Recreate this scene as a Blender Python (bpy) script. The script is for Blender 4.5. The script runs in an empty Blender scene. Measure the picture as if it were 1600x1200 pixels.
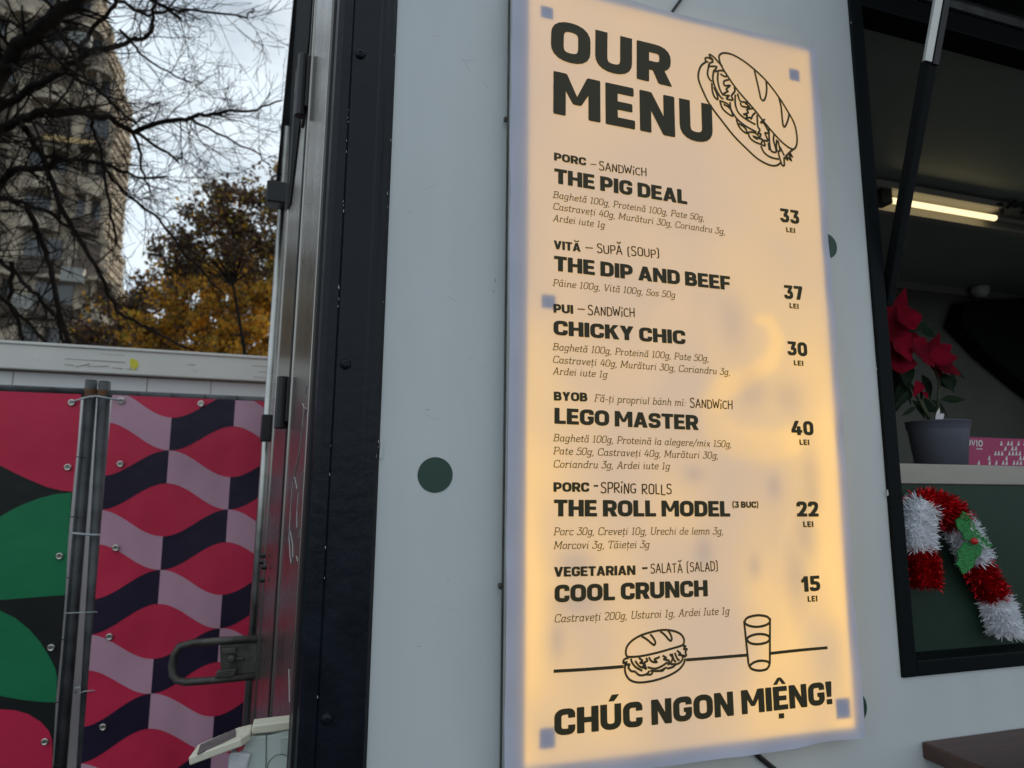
import bpy, bmesh, math, random
from mathutils import Vector, Matrix, noise
random.seed(7)
C = bpy.context.scene.collection
S = bpy.context.scene
R = math.radians
# ------------------------------------------------------------------ camera
EYE = 1.65
F_PX = 1001.352
YAW, PITCH, ROLL = R(16.85567), R(8.83130), R(0.54040)
def cam_axes():
    cy, sy, cp, sp, cr, sr = math.cos(YAW), math.sin(YAW), math.cos(PITCH), math.sin(PITCH), math.cos(ROLL), math.sin(ROLL)
    f = Vector((sy*cp, cy*cp, sp)); r = Vector((cy, -sy, 0)); u = r.cross(f)
    return cr*r + sr*u, -sr*r + cr*u, f
RX, UX, FX = cam_axes()
CAM = Vector((0, 0, EYE))
cd = bpy.data.cameras.new('camera'); cam = bpy.data.objects.new('camera', cd); C.objects.link(cam)
m = Matrix((RX, UX, -FX)).transposed().to_4x4(); m.translation = CAM
cam.matrix_world = m
cd.sensor_width = 36; cd.lens = 36*F_PX/1600; cd.clip_start = .02; cd.clip_end = 2000
cd.dof.use_dof = True; cd.dof.focus_distance = 1.12; cd.dof.aperture_fstop = 4.6
S.camera = cam
# ------------------------------------------------------------------ world, sun, exposure
SUN_EL, SUN_AZ = R(16), R(38)          # azimuth from +Y towards +X: behind the truck, to the right
w = bpy.data.worlds.new('World'); S.world = w; w.use_nodes = True
nt = w.node_tree; nt.nodes.clear()
def N(t, **k):
    n = nt.nodes.new(t)
    for a, b in k.items(): setattr(n, a, b)
    return n
sky = N('ShaderNodeTexSky', sky_type='NISHITA', sun_disc=False, sun_elevation=SUN_EL, sun_rotation=SUN_AZ, dust_density=1.5)
tc = N('ShaderNodeTexCoord'); mp = N('ShaderNodeMapping'); mp.inputs['Scale'].default_value = (1, 1, 2.2)
nz = N('ShaderNodeTexNoise'); nz.inputs['Scale'].default_value = 2.6; nz.inputs['Detail'].default_value = 7; nz.inputs['Roughness'].default_value = .55
rp_ = N('ShaderNodeValToRGB'); rp_.color_ramp.elements[0].position = .30; rp_.color_ramp.elements[1].position = .50
rp_.color_ramp.elements[0].color = (.40, .40, .40, 1)
nz2 = N('ShaderNodeTexNoise'); nz2.inputs['Scale'].default_value = 4.5; nz2.inputs['Detail'].default_value = 5
cr2 = N('ShaderNodeValToRGB')
cr2.color_ramp.elements[0].position = .35; cr2.color_ramp.elements[0].color = (5.6, 6.6, 7.5, 1)
cr2.color_ramp.elements[1].position = .68; cr2.color_ramp.elements[1].color = (7.6, 8.3, 8.7, 1)
dt = N('ShaderNodeVectorMath', operation='DOT_PRODUCT'); dt.inputs[1].default_value = (math.sin(SUN_AZ-R(55)), math.cos(SUN_AZ-R(55)), .15)
mrn = N('ShaderNodeMapRange'); mrn.inputs['From Min'].default_value = -.7; mrn.inputs['From Max'].default_value = 1; mrn.inputs['To Min'].default_value = 1.12; mrn.inputs['To Max'].default_value = 1.34
vm = N('ShaderNodeVectorMath', operation='SCALE')
mx = N('ShaderNodeMixRGB'); bg = N('ShaderNodeBackground'); bg.inputs['Strength'].default_value = .1
wo = N('ShaderNodeOutputWorld')
L = nt.links.new
L(tc.outputs['Generated'], mp.inputs['Vector']); L(mp.outputs[0], nz.inputs['Vector']); L(mp.outputs[0], nz2.inputs['Vector'])
L(nz.outputs['Fac'], rp_.inputs[0]); L(nz2.outputs['Fac'], cr2.inputs[0])
L(rp_.outputs[0], mx.inputs[0]); L(sky.outputs[0], mx.inputs[1]); L(cr2.outputs[0], vm.inputs[0]); L(vm.outputs[0], mx.inputs[2]); L(tc.outputs['Generated'], dt.inputs[0]); L(dt.outputs['Value'], mrn.inputs[0]); L(mrn.outputs[0], vm.inputs['Scale']); L(mx.outputs[0], bg.inputs[0]); L(bg.outputs[0], wo.inputs[0])
sd = bpy.data.lights.new('sun', 'SUN'); sd.energy = 1.4; sd.angle = R(10); sd.color = (1, .83, .62)
so = bpy.data.objects.new('sun', sd); C.objects.link(so)
sv = Vector((math.sin(SUN_AZ)*math.cos(SUN_EL), math.cos(SUN_AZ)*math.cos(SUN_EL), math.sin(SUN_EL)))
so.rotation_euler = sv.to_track_quat('Z', 'Y').to_euler()
S.view_settings.view_transform = 'Standard'; S.view_settings.look = 'None'; S.view_settings.exposure = 0; S.view_settings.gamma = 1

# ------------------------------------------------------------------ helpers
def ray(px, py):
    return RX*((px-800)/F_PX) - UX*((py-600)/F_PX) + FX
def at(px, py, Y):
    d = ray(px, py); return CAM + d*(Y/d.y)
def hit(px, py, P0, n):
    d = ray(px, py); return CAM + d*((P0-CAM).dot(n)/d.dot(n))
def lerp(a, b, t): return a+(b-a)*t
MATS = {}
def mat(name, col, rough=.6, metal=0, bump=0, bscale=30, var=0, vscale=6, col2=None, spec=.5, trans=0, stretch=None, coat=0):
    m = bpy.data.materials.new(name); m.use_nodes = True; t = m.node_tree; b = t.nodes['Principled BSDF']
    b.inputs['Base Color'].default_value = (*col, 1); b.inputs['Roughness'].default_value = rough; b.inputs['Metallic'].default_value = metal
    b.inputs['Specular IOR Level'].default_value = spec
    if coat: b.inputs['Coat Weight'].default_value = coat; b.inputs['Coat Roughness'].default_value = .15
    co = t.nodes.new('ShaderNodeTexCoord'); mpn = t.nodes.new('ShaderNodeMapping'); t.links.new(co.outputs['Object'], mpn.inputs[0])
    if stretch: mpn.inputs['Scale'].default_value = stretch
    if var or col2:
        n = t.nodes.new('ShaderNodeTexNoise'); n.inputs['Scale'].default_value = vscale; n.inputs['Detail'].default_value = 6
        t.links.new(mpn.outputs[0], n.inputs['Vector'])
        r = t.nodes.new('ShaderNodeValToRGB'); r.color_ramp.elements[0].position = .35; r.color_ramp.elements[1].position = .65
        c2 = col2 or tuple(min(1, c*(1+var)) for c in col); c1 = col if col2 else tuple(c*(1-var) for c in col)
        r.color_ramp.elements[0].color = (*c1, 1); r.color_ramp.elements[1].color = (*c2, 1)
        t.links.new(n.outputs['Fac'], r.inputs[0]); t.links.new(r.outputs[0], b.inputs['Base Color'])
        mr = t.nodes.new('ShaderNodeMapRange'); mr.inputs['To Min'].default_value = max(.03, rough-.1); mr.inputs['To Max'].default_value = min(1, rough+.1)
        t.links.new(n.outputs['Fac'], mr.inputs[0]); t.links.new(mr.outputs[0], b.inputs['Roughness'])
    if bump:
        n2 = t.nodes.new('ShaderNodeTexNoise'); n2.inputs['Scale'].default_value = bscale; n2.inputs['Detail'].default_value = 4
        t.links.new(mpn.outputs[0], n2.inputs['Vector'])
        bp = t.nodes.new('ShaderNodeBump'); bp.inputs['Strength'].default_value = bump; bp.inputs['Distance'].default_value = .01
        t.links.new(n2.outputs['Fac'], bp.inputs['Height']); t.links.new(bp.outputs[0], b.inputs['Normal'])
    if trans:
        tr = t.nodes.new('ShaderNodeBsdfTranslucent'); tr.inputs[0].default_value = (*[min(1, c*1.6) for c in col], 1)
        if var or col2: t.links.new(r.outputs[0], tr.inputs[0])
        ms = t.nodes.new('ShaderNodeMixShader'); ms.inputs[0].default_value = trans
        t.links.new(b.outputs[0], ms.inputs[1]); t.links.new(tr.outputs[0], ms.inputs[2]); t.links.new(ms.outputs[0], t.nodes['Material Output'].inputs[0])
    MATS[name] = m
    return m
OFF = {}
def empty(name, loc, label, cat, group=None):
    o = bpy.data.objects.new(name, None); C.objects.link(o); o.location = loc; o.empty_display_size = .1
    o['label'] = label; o['category'] = cat
    if group: o['group'] = group
    OFF[o.name] = Vector(loc); return o
def tag(o, label=None, cat=None, group=None, kind=None):
    if label: o['label'] = label
    if cat: o['category'] = cat
    if group: o['group'] = group
    if kind: o['kind'] = kind
    return o
class MB:
    def __init__(s): s.v = []; s.f = []; s.mi = []; s.cur = 0
    def face(s, pts):
        i = len(s.v); s.v += [Vector(p) for p in pts]; s.f.append(tuple(range(i, i+len(pts)))); s.mi.append(s.cur)
    def idx(s, f): s.f.append(tuple(f)); s.mi.append(s.cur)
    def box(s, a, b):
        x0, y0, z0 = a; x1, y1, z1 = b
        s.hexa([(x0,y0,z0),(x1,y0,z0),(x1,y1,z0),(x0,y1,z0)], [(x0,y0,z1),(x1,y0,z1),(x1,y1,z1),(x0,y1,z1)])
    def hexa(s, lo, hi): s.loft([lo, hi])
    def prism(s, poly, d):      # poly: 3D outline, d: extrusion vector
        d = Vector(d); s.loft([[Vector(p) for p in poly], [Vector(p)+d for p in poly]])
    def loft(s, rings, cap=True, closed=True):
        n = len(rings[0]); i0 = len(s.v)
        for r in rings: s.v += [Vector(p) for p in r]
        for k in range(len(rings)-1):
            for j in range(n if closed else n-1):
                a = i0+k*n+j; b = i0+k*n+(j+1) % n
                s.idx((a, b, b+n, a+n))
        if cap:
            s.idx(tuple(range(i0+n-1, i0-1, -1))); e = i0+(len(rings)-1)*n; s.idx(tuple(range(e, e+n)))
    def tube(s, pts, r, n=8, cap=True):
        pts = [Vector(p) for p in pts]
        if not isinstance(r, (list, tuple)): r = [r]*len(pts)
        rings = []; up = None
        for i, p in enumerate(pts):
            t = (pts[min(i+1, len(pts)-1)]-pts[max(i-1, 0)])
            if t.length < 1e-9: t = Vector((0, 0, 1))
            t.normalize()
            if up is None: up = Vector((0, 0, 1)) if abs(t.z) < .9 else Vector((1, 0, 0))
            a = t.cross(up).normalized(); up = a.cross(t).normalized()
            rings.append([p+(a*math.cos(2*math.pi*k/n)+up*math.sin(2*math.pi*k/n))*r[i] for k in range(n)])
        s.loft(rings, cap)
    def lathe(s, c, prof, n=24, axis='Z', cap=True):
        c = Vector(c); rings = []
        for r, h in prof:
            ring = []
            for k in range(n):
                a = 2*math.pi*k/n; x, y = r*math.cos(a), r*math.sin(a)
                ring.append(c+(Vector((x, y, h)) if axis == 'Z' else Vector((x, h, y)) if axis == 'Y' else Vector((h, x, y))))
            rings.append(ring)
        s.loft(rings, cap)
    def sphere(s, c, r, n=12, sq=(1,1,1)):
        pr = [(max(1e-4, math.sin(math.pi*k/n)), -math.cos(math.pi*k/n)) for k in range(n+1)]
        c = Vector(c)
        s.loft([[c+Vector((a*math.cos(2*math.pi*j/(2*n))*r*sq[0], a*math.sin(2*math.pi*j/(2*n))*r*sq[1], h*r*sq[2])) for j in range(2*n)] for a, h in pr])
    def build(s, name, m, parent=None, smooth=False, bevel=0, fix=True):
        off = OFF[parent.name] if parent else Vector((0, 0, 0))
        me = bpy.data.meshes.new(name); me.from_pydata([p-off for p in s.v], [], s.f)
        ml = m if isinstance(m, list) else [m]
        for q in ml: me.materials.append(q)
        if len(ml) > 1: me.polygons.foreach_set('material_index', s.mi)
        if fix:
            bm = bmesh.new(); bm.from_mesh(me); bmesh.ops.recalc_face_normals(bm, faces=bm.faces); bm.to_mesh(me); bm.free()
        if smooth: me.polygons.foreach_set('use_smooth', [True]*len(me.polygons))
        o = bpy.data.objects.new(name, me); C.objects.link(o)
        if parent: o.parent = parent
        OFF[o.name] = off
        if bevel:
            b = o.modifiers.new('bevel', 'BEVEL'); b.width = bevel; b.segments = 2; b.limit_method = 'ANGLE'
        return o

# ------------------------------------------------------------------ materials
M_wall = mat('vinyl_wall', (.60, .64, .645), .40, bump=.09, bscale=6, var=.05, vscale=3.5, stretch=(1.6, 1, .45))
M_black = mat('black_painted_steel', (.005, .008, .014), .36, spec=.26, bump=.12, bscale=60, var=.25, vscale=14)
M_frame = mat('black_window_frame', (.004, .006, .007), .55, spec=.1, bump=.08, bscale=70)
M_chip = mat('chipped_paint', (.55, .52, .47), .7)
M_alu = mat('brushed_aluminium', (.30, .285, .26), .26, 1, bump=.03, bscale=8, var=.12, vscale=5, stretch=(1, 1, .15))
M_alutrim = mat('aluminium_trim', (.45, .45, .43), .3, 1, var=.1, vscale=20)
M_dkmetal = mat('grimy_metal', (.10, .095, .085), .5, .6, bump=.2, bscale=60, var=.35, vscale=18)
M_blkplastic = mat('black_plastic', (.01, .01, .012), .45)
M_greenp = mat('dark_green_panel', (.014, .040, .024), .5, spec=.3, bump=.05, bscale=14, var=.12, vscale=3)
M_dot = mat('dark_green_vinyl', (.018, .060, .042), .45)
M_int = mat('interior_panel', (.17, .175, .15), .6, bump=.05, bscale=10, var=.1, vscale=3)
M_ceil = mat('interior_ceiling', (.36, .41, .36), .55, var=.08, vscale=2)
M_steel = mat('counter_steel', (.40, .37, .32), .42, .55, bump=.05, bscale=40, var=.12, vscale=9, stretch=(.3, 1, 1))
M_wood = mat('dark_wood', (.06, .03, .024), .5, bump=.15, bscale=25, var=.3, vscale=9, stretch=(.25, 3, 3))
M_white = mat('white_painted_metal', (.80, .82, .82), .5, var=.04, vscale=2, bump=.04, bscale=6)
M_fascia = mat('offwhite_fascia', (.74, .73, .68), .5, var=.05, vscale=3, bump=.05, bscale=8)
M_scuff = mat('scuff_brown', (.20, .16, .12), .8)
M_yellow = mat('yellow_paint_splash', (.75, .68, .05), .6)
M_zinc = mat('galvanised_pipe', (.085, .09, .095), .55, .5, bump=.15, bscale=60, var=.3, vscale=14)
M_rust = mat('rust', (.16, .08, .04), .85, bump=.3, bscale=90)
M_red = mat('banner_red', (.66, .026, .082), .42, bump=1.0, bscale=2.6, spec=.4, var=.07, vscale=2.5)
M_mauve = mat('banner_mauve', (.60, .34, .44), .42, bump=1.0, bscale=2.6, spec=.4, var=.07, vscale=2.5)
M_navy = mat('banner_navy', (.014, .008, .03), .42, bump=1.0, bscale=2.6, spec=.4, var=.07, vscale=2.5)
M_bblack = mat('banner_black', (.012, .014, .014), .42, bump=1.0, bscale=2.6, spec=.4, var=.07, vscale=2.5)
M_bgreen = mat('banner_green', (.012, .21, .085), .42, bump=1.0, bscale=2.6, spec=.4, var=.07, vscale=2.5)
M_chrome = mat('grommet_metal', (.7, .68, .62), .2, 1)
M_tie = mat('pale_cable_tie', (.42, .46, .48), .45)
M_cream = mat('cream_plastic', (.66, .63, .50), .38, bump=.03, bscale=30)
M_greyp = mat('pale_grey_plastic', (.56, .62, .58), .4, bump=.03, bscale=30, var=.04)
M_smoke = mat('smoked_window', (.10, .085, .085), .25, var=.2, vscale=40)
M_ink = mat('printed_ink', (.054, .046, .022), .6, spec=.3)
M_pen = mat('marker_ink', (.03, .022, .02), .6, spec=.3)
M_bark = mat('bark', (.010, .0075, .006), .95, spec=.1, bump=.6, bscale=12, var=.3, vscale=5)
M_pot = mat('slate_plastic_pot', (.125, .13, .165), .5, var=.06)
M_bract = mat('red_bract', (.17, .002, .012), .8, var=.4, vscale=18, trans=.12, spec=.08)
M_pleaf = mat('dark_plant_leaf', (.010, .022, .009), .7, var=.3, vscale=20, trans=.1, spec=.1)
M_pstem = mat('plant_stem', (.06, .07, .03), .7)
M_mag = mat('magenta_card', (.40, .02, .12), .5)
M_whiteprint = mat('white_print', (.75, .72, .72), .6)
M_tinred = mat('red_foil', (.60, .008, .016), .16, .85)
M_tinwhite = mat('white_tinsel', (.86, .88, .93), .5, trans=.1)
M_holly = mat('green_glitter_felt', (.02, .24, .05), .6, bump=.6, bscale=260, var=.3, vscale=160)
M_berry = mat('red_berry', (.55, .02, .02), .4)
M_ribbon = mat('red_ribbon', (.45, .03, .05), .6)
M_cord = mat('black_rubber', (.01, .01, .01), .5)
M_asph = mat('asphalt', (.05, .05, .052), .9, bump=.5, bscale=40, var=.25, vscale=3)
M_tower = mat('beige_render', (.42, .35, .26), .85, bump=.6, bscale=5, var=.38, vscale=1.3)
M_towerd = mat('brown_grey_panel', (.115, .088, .068), .85, var=.4, vscale=.8)
M_glass = mat('dark_window', (.05, .055, .06), .15, spec=.8)
M_awn = mat('tan_awning', (.42, .29, .12), .8)
M_whitebox = mat('white_appliance', (.26, .26, .24), .5)
M_dome = mat('frosted_dome', (.8, .8, .75), .4)
M_dark = mat('black_equipment_and_reflection', (.012, .013, .014), .85, spec=.1)

# ------------------------------------------------------------------ GROUND
WY = 1.03                                    # wall plane of the truck
mb = MB(); mb.face([(-300, -300, 0), (300, -300, 0), (300, 400, 0), (-300, 400, 0)])
g = mb.build('ground', M_asph); g['kind'] = 'structure'

# ------------------------------------------------------------------ FOOD TRUCK
truck = empty('food_truck', (2.2, 1.9, 0), 'pale grey food truck with black corner post and an open serving window', 'food truck')
POSTX0, POSTX1 = -.005, .095
WIN_L, WIN_B = 1.100, EYE-.362
TRUCK_R = 5.2
WIN_T = at(1500, 40, WY).z + .03
CEZ = WIN_T+.02
INB = (CEZ-EYE)/((at(1450, 446, 1).z-EYE))
TOPZ = CEZ+.25
print('WIN_T', WIN_T, 'INB', INB)
# outer wall (one sheet, butted round the window opening, 4 cm thick)
mb = MB()
mb.box((POSTX1, WY, .02), (WIN_L, WY+.04, TOPZ))
mb.box((WIN_L, WY, .02), (4.3, WY+.04, WIN_B))
mb.box((WIN_L, WY, WIN_T), (4.3, WY+.04, TOPZ))
mb.box((4.3, WY, .02), (TRUCK_R, WY+.04, TOPZ))
wall = mb.build('side_wall', M_wall, truck)
# vinyl wrap edge: slightly wavy black margin at the post, wrinkles as raised welts
mb = MB(); rng = random.Random(3)
for k in range(14):
    px, py = rng.uniform(640, 775), rng.uniform(20, 1180); a = rng.uniform(-.9, .6); ln = rng.uniform(.006, .022)
    p = at(px, py, WY); d = Vector((math.cos(a), 0, math.sin(a)))
    mb.tube([p-d*ln, p-d*ln*.4+Vector((0,0,.001)), p+d*ln*.4, p+d*ln], [.0001, .00035, .00035, .0001], 6)
mb.build('vinyl_wrinkle', M_wall, truck, smooth=True)
# black corner post with folded profile
mb = MB()
prof = [(-.006, 1.10), (-.007, 1.040), (-.003, 1.026), (.006, 1.021), (.020, 1.0205), (.022, 1.0225), (.0245, 1.0205), (.066, 1.019), (.070, 1.0165), (.076, 1.0165), (.081, 1.019), (.089, 1.022), (.0935, 1.027), (.0945, 1.0302), (.0945, 1.10)]
mb.loft([[(x, y, z) for x, y in prof] for z in (.02, TOPZ+.02)])
post = mb.build('corner_post', M_black, truck)
for px, py in ((563, 85), (540, 569), (511, 1123)):
    p = at(px, py, 1.02); mb = MB()
    mb.lathe((p.x, 1.0205, p.z), [(.0085, 0), (.0085, -.002), (.0065, -.005), (.0035, -.0062), (.0034, -.0045), (.0005, -.0045)], 16, 'Y')
    mb.build('bolt', M_black, truck, smooth=False)
mb = MB(); rng = random.Random(5)
for k in range(70):                            # paint chips along the fold and edge
    py = rng.uniform(10, 1100)
    if rng.random() < .72: x = .021+rng.gauss(0, .0006)
    else: x = .0915+rng.gauss(0, .0012)
    if 150 < py < 330 and rng.random() < .0: continue
    if noise.noise((py*.012, 3, 1)) < .02: continue
    z = at(545, py, 1.02).z; h = rng.uniform(.001, .0045); wv = rng.uniform(.0003, .0006)
    yy = 1.0195 if x < .05 else 1.0228
    mb.face([(x-wv, yy, z), (x+wv*.4, yy, z-h*.6), (x+wv, yy, z+h*.2), (x+wv*.1, yy, z+h)])
mb.build('chipped_paint', M_chip, truck, fix=False)
# torn corner of wrap on the post edge
mb = MB(); a, b = at(596, 688, 1.024), at(594, 716, 1.024)
mb.prism([(a.x-.0005, 1.0285, a.z), (a.x+.003, 1.0285, a.z), (b.x+.004, 1.0285, b.z), (b.x-.001, 1.0285, b.z)], (0, -.001, 0))
mb.build('torn_wrap', M_wall, truck)
M_wscuff = mat('wall_scuff', (.42, .43, .43), .6, var=.1, vscale=60)
rng = random.Random(12)
for px, py, ww, hh in ((774, 438, .004, .012), (771, 455, .003, .007), (655, 1010, .006, .0016), (700, 905, .010, .0012), (742, 960, .004, .0012), (640, 330, .0015, .006), (735, 560, .007, .001), (668, 640, .008, .0016)):
    p = at(px, py, WY); mb = MB(); n = 9; a0 = rng.uniform(0, 3)
    mb.face([(p.x+ww*.5*rng.uniform(.5, 1.1)*math.cos(2*math.pi*k/n), WY-.0003, p.z+hh*.5*rng.uniform(.5, 1.1)*math.sin(2*math.pi*k/n)) for k in range(n)]); mb.build('scuff_mark', M_wscuff, truck, fix=False)
# green dots on the wall
for px, py, rr in ((680, 742, .0283), (1291, 384, .027), (1334, 1106, .030)):
    p = at(px, py, WY); mb = MB(); mb.lathe((p.x, WY-.0002, p.z), [(rr, 0), (rr, -.0006)], 48, 'Y')
    mb.build('dot', M_dot, truck)

# --- end door (face turned slightly out)
FP0 = Vector((-.012, 1.075, 0)); FP1 = Vector((-.172, 2.50, 0))
fd = (FP1-FP0).normalized(); fn = Vector((-fd.y, fd.x, 0))          # outward (-x)
if fn.x > 0: fn = -fn
def face(px, py, out=0): return hit(px, py, FP0+fn*out, fn)
def fpt(t, z, out=0): return FP0+fd*t+fn*out+Vector((0, 0, z))
FL = (FP1-FP0).length
mb = MB(); mb.prism([fpt(0, .05), fpt(FL, .05), fpt(FL, TOPZ), fpt(0, TOPZ)], -fn*.05)
door = mb.build('end_door', M_alu, truck)
mb = MB()                                       # vertical trim ribs
for t, wd, o in ((.018, .012, .003), (.42, .014, .003), (1.05, .03, .004)):
    mb.prism([fpt(t, .06, 0), fpt(t+wd, .06, 0), fpt(t+wd*.85, .06, o), fpt(t+wd*.15, .06, o)], (0, 0, TOPZ-.08))
mb.build('trim_strip', M_alu, door)
mb = MB(); mb.tube([fpt(FL-.03, .06, .006), fpt(FL-.03, TOPZ-.05, .006)], .015, 14); mb.build('edge_tube', M_alutrim, door, smooth=True)
mb = MB(); mb.prism([fpt(-.03, .05, -.01), fpt(.004, .05, -.01), fpt(.004, .05, .003), fpt(-.03, .05, .003)], (0, 0, TOPZ-.06))
mb.prism([fpt(.47, .05, 0), fpt(.50, .05, 0), fpt(.50, .05, .003), fpt(.47, .05, .003)], (0, 0, TOPZ-.06))
mb.build('rubber_seal', M_blkplastic, door)
for px, y0, y1 in ((482, 102, 186), (452, 596, 662)):          # two hinges
    pm_ = face(px, (y0+y1)/2); mb = MB(); h = (y1-y0)/F_PX*(pm_-CAM).dot(FX); c = pm_-Vector((0, 0, h/2))
    mb.prism([c-fd*.05+fn*.001, c+fd*.06+fn*.001, c+fd*.06+fn*.010, c-fd*.05+fn*.010], (0, 0, h))
    mb.tube([c-fd*.03+fn*.018-Vector((0,0,h*.15)), c-fd*.03+fn*.018+Vector((0,0,h*1.06))], .014, 10)
    mb.build('hinge', M_blkplastic, door, bevel=.002)
# small latch stud near the far edge
p = face(421, 690, .0); mb = MB(); mb.prism([p+fn*.0+fd*-.04, p+fd*.04, p+fd*.04+fn*.03, p-fd*.04+fn*.03], (0, 0, .09)); mb.build('latch_stud', M_blkplastic, door, bevel=.003)
mb = MB()
for px, py in ((412, 878), (415, 868), (417, 886), (414, 906)):
    mb = MB(); p = face(px, py, .006); mb.lathe((p.x, p.y, p.z), [(.007, 0), (.007, -.012), (.003, -.014)], 10, 'X')
    mb.build('rivet', M_blkplastic, door)
# black wind plate at the top far corner and its knob
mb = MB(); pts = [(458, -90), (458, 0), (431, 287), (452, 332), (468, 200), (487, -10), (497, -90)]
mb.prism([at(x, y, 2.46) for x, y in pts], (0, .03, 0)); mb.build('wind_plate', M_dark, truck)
mb = MB(); mb.prism([face(x, y, .001) for x, y in ((464,-90),(449,330),(455,318),(470,190),(484,60),(489,-10),(496,-90))], fn*.003); mb.build('dark_reflection', M_dark, truck)  # dark reflection in the aluminium door, put in as a thin black panel
mb = MB(); a, b = at(419, 291, 2.44), at(450, 328, 2.44); mb.box((a.x, 2.38, b.z), (b.x, 2.455, a.z)); mb.build('plate_knob', M_blkplastic, truck, bevel=.006)
mb = MB(); a, b = at(466, 112, 2.455), at(471, 165, 2.455)
mb.box((a.x, 2.450, b.z), (a.x+.012, 2.4585, a.z)); mb.build('marker_lamp', mat('dull_red_lens', (.12, .012, .012), .4), truck)
# white outline lettering drawn on the door
def face_strokes(mb, lines, wd, out):
    for ln in lines:
        pts = [face(380+x*.2875, 580+y*.2875, out) for x, y in ln]
        mb.tube(pts, wd, 4)
mb = MB()
face_strokes(mb, [[(345,75),(338,120)], [(322,175),(333,200),(346,205),(330,240),(316,290)], [(331,180),(322,300),(303,450),(270,600),(256,760),(249,900),(255,1010),(262,1048),(270,1010),(268,940),(256,870)],
  [(346,300),(338,440),(334,520),(319,580)], [(279,575),(287,610),(292,640)], [(300,660),(292,760),(291,850)], [(328,850),(318,890),(303,905),(308,860)], [(331,900),(320,960),(308,1010),(297,1036),(290,1005)], [(252,1800),(250,1700),(248,1620)]], .0008, .0008)
mb.build('outline_lettering', mat('faded_white_paint', (.40, .38, .38), .7), door)
# locking handle: rounded loop with bracket, standing out of the door
HY = 2.32
def hz(px, py): return at(px, py, HY)
mb = MB()
loop = [(412,997),(350,1001),(300,1005),(281,1010),(273,1022),(269,1040),(270,1054),(276,1063),(290,1066),(330,1063),(412,1055)]
mb.tube([hz(*p) for p in loop], .012, 8); mb.build('door_handle', M_dkmetal, door, smooth=True)
mb = MB(); mb.prism([hz(343,1008), hz(402,1004), hz(408,1052), hz(345,1054)], (0, .012, 0))
mb.prism([hz(347,1012), hz(370,1011), hz(370,1020), hz(347,1021)], (0, -.012, 0))
mb.prism([hz(340,1046), hz(372,1042), hz(366,1056), hz(336,1058)], (0, -.016, 0))
p = hz(363, 1028); mb.lathe((p.x, p.y, p.z), [(.013, 0), (.013, -.012), (.009, -.018), (.0005, -.018)], 12, 'Y')
mb.prism([hz(366,1026), hz(382,1026), hz(382,1031), hz(366,1031)], (0, -.01, 0))
mb.build('handle_bracket', M_dkmetal, door, bevel=.003)
mb = MB(); mb.prism([hz(403,985), hz(412,982), hz(417,1010), hz(416,1060), hz(412,1112), hz(400,1112), hz(404,1060)], (0, .03, 0))
mb.build('handle_plate', M_dkmetal, door)

# --- serving window: frame, recessed panel, counter, interior
fr = MB(); fw = .036
fr.box((WIN_L, WY-.006, WIN_B), (WIN_L+fw, WY+.055, WIN_T))
fr.box((WIN_L+fw, WY-.0055, WIN_B), (4.3, WY+.055, WIN_B+.03))
fr.box((WIN_L+fw, WY-.0055, WIN_T-.055), (4.3, WY+.055, WIN_T))
fr.build('window_frame', M_frame, truck, bevel=.003)
mb = MB(); mb.box((WIN_L+.01, WY-.012, WIN_T+.001), (4.3, WY-.0005, WIN_T+.022)); mb.build('hatch_hinge_rail', M_alutrim, truck)
mb = MB(); rng = random.Random(9)
for px, py, ww, hh in ((1379, 700, .0018, .028), (1387, 770, .005, .014), (1352, 470, .0012, .004), (1370, 576, .002, .006), (1402, 1050, .003, .004), (1330, 35, .002, .005)):
    p = at(px, py, WY-.007); mb.face([(p.x-ww/2, WY-.0066, p.z-hh/2), (p.x+ww/2, WY-.0066, p.z-hh*.3), (p.x+ww*.3, WY-.0066, p.z+hh/2), (p.x-ww*.4, WY-.0066, p.z+hh*.3)])
mb.build('frame_chip', M_chip, truck, fix=False)
CT = at(1500, 726, 1.075).z; CB = at(1500, 757, 1.075).z
mb = MB(); mb.box((WIN_L+fw, WY+.046, WIN_B+.03), (4.3, WY+.056, CB)); mb.build('green_panel', M_greenp, truck)
mb = MB(); mb.box((WIN_L+fw+.001, 1.072, CB), (4.3, 1.50, CT)); mb.build('counter', M_steel, truck, bevel=.002)
mb = MB()
mb.box((.05, INB, .5), (TRUCK_R, INB+.04, CEZ))               # back wall
mb.box((.05, WY+.042, .5), (.08, INB, CEZ))
mb.box((TRUCK_R-.05, WY+.042, .5), (TRUCK_R, INB, CEZ))
mb.build('interior_wall', M_int, truck)
mb = MB(); mb.box((.0, WY+.042, CEZ), (TRUCK_R, INB+.04, CEZ+.05)); mb.build('ceiling', M_ceil, truck)
mb = MB(); mb.box((0, WY, TOPZ), (TRUCK_R, INB+.05, TOPZ+.04)); mb.build('roof', M_white, truck)
mb = MB(); mb.box((.05, WY+.042, .46), (TRUCK_R, INB, .5)); mb.build('floor', M_int, truck)
mb = MB(); mb.box((.081, INB-.025, CEZ-.045), (TRUCK_R-.06, INB-.0005, CEZ-.001)); mb.build('ceiling_trim', mat('trim_strip_grey', (.3, .3, .27), .5), truck)
# hatch flap above, opened outwards
hx0, hx1 = WIN_L+.02, 4.28
A = Vector((0, WY-.012, WIN_T+.03)); Bv = Vector((0, -.02, WIN_T+.38)); nn = Vector((0, -(Bv-A).z, (Bv-A).y)).normalized()
if nn.z < 0: nn = -nn
mb = MB(); mb.prism([(hx0, *A[1:]), (hx1, *A[1:]), (hx1, *Bv[1:]), (hx0, *Bv[1:])], nn*.035); mb.build('hatch', M_frame, truck, bevel=.003)
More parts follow.
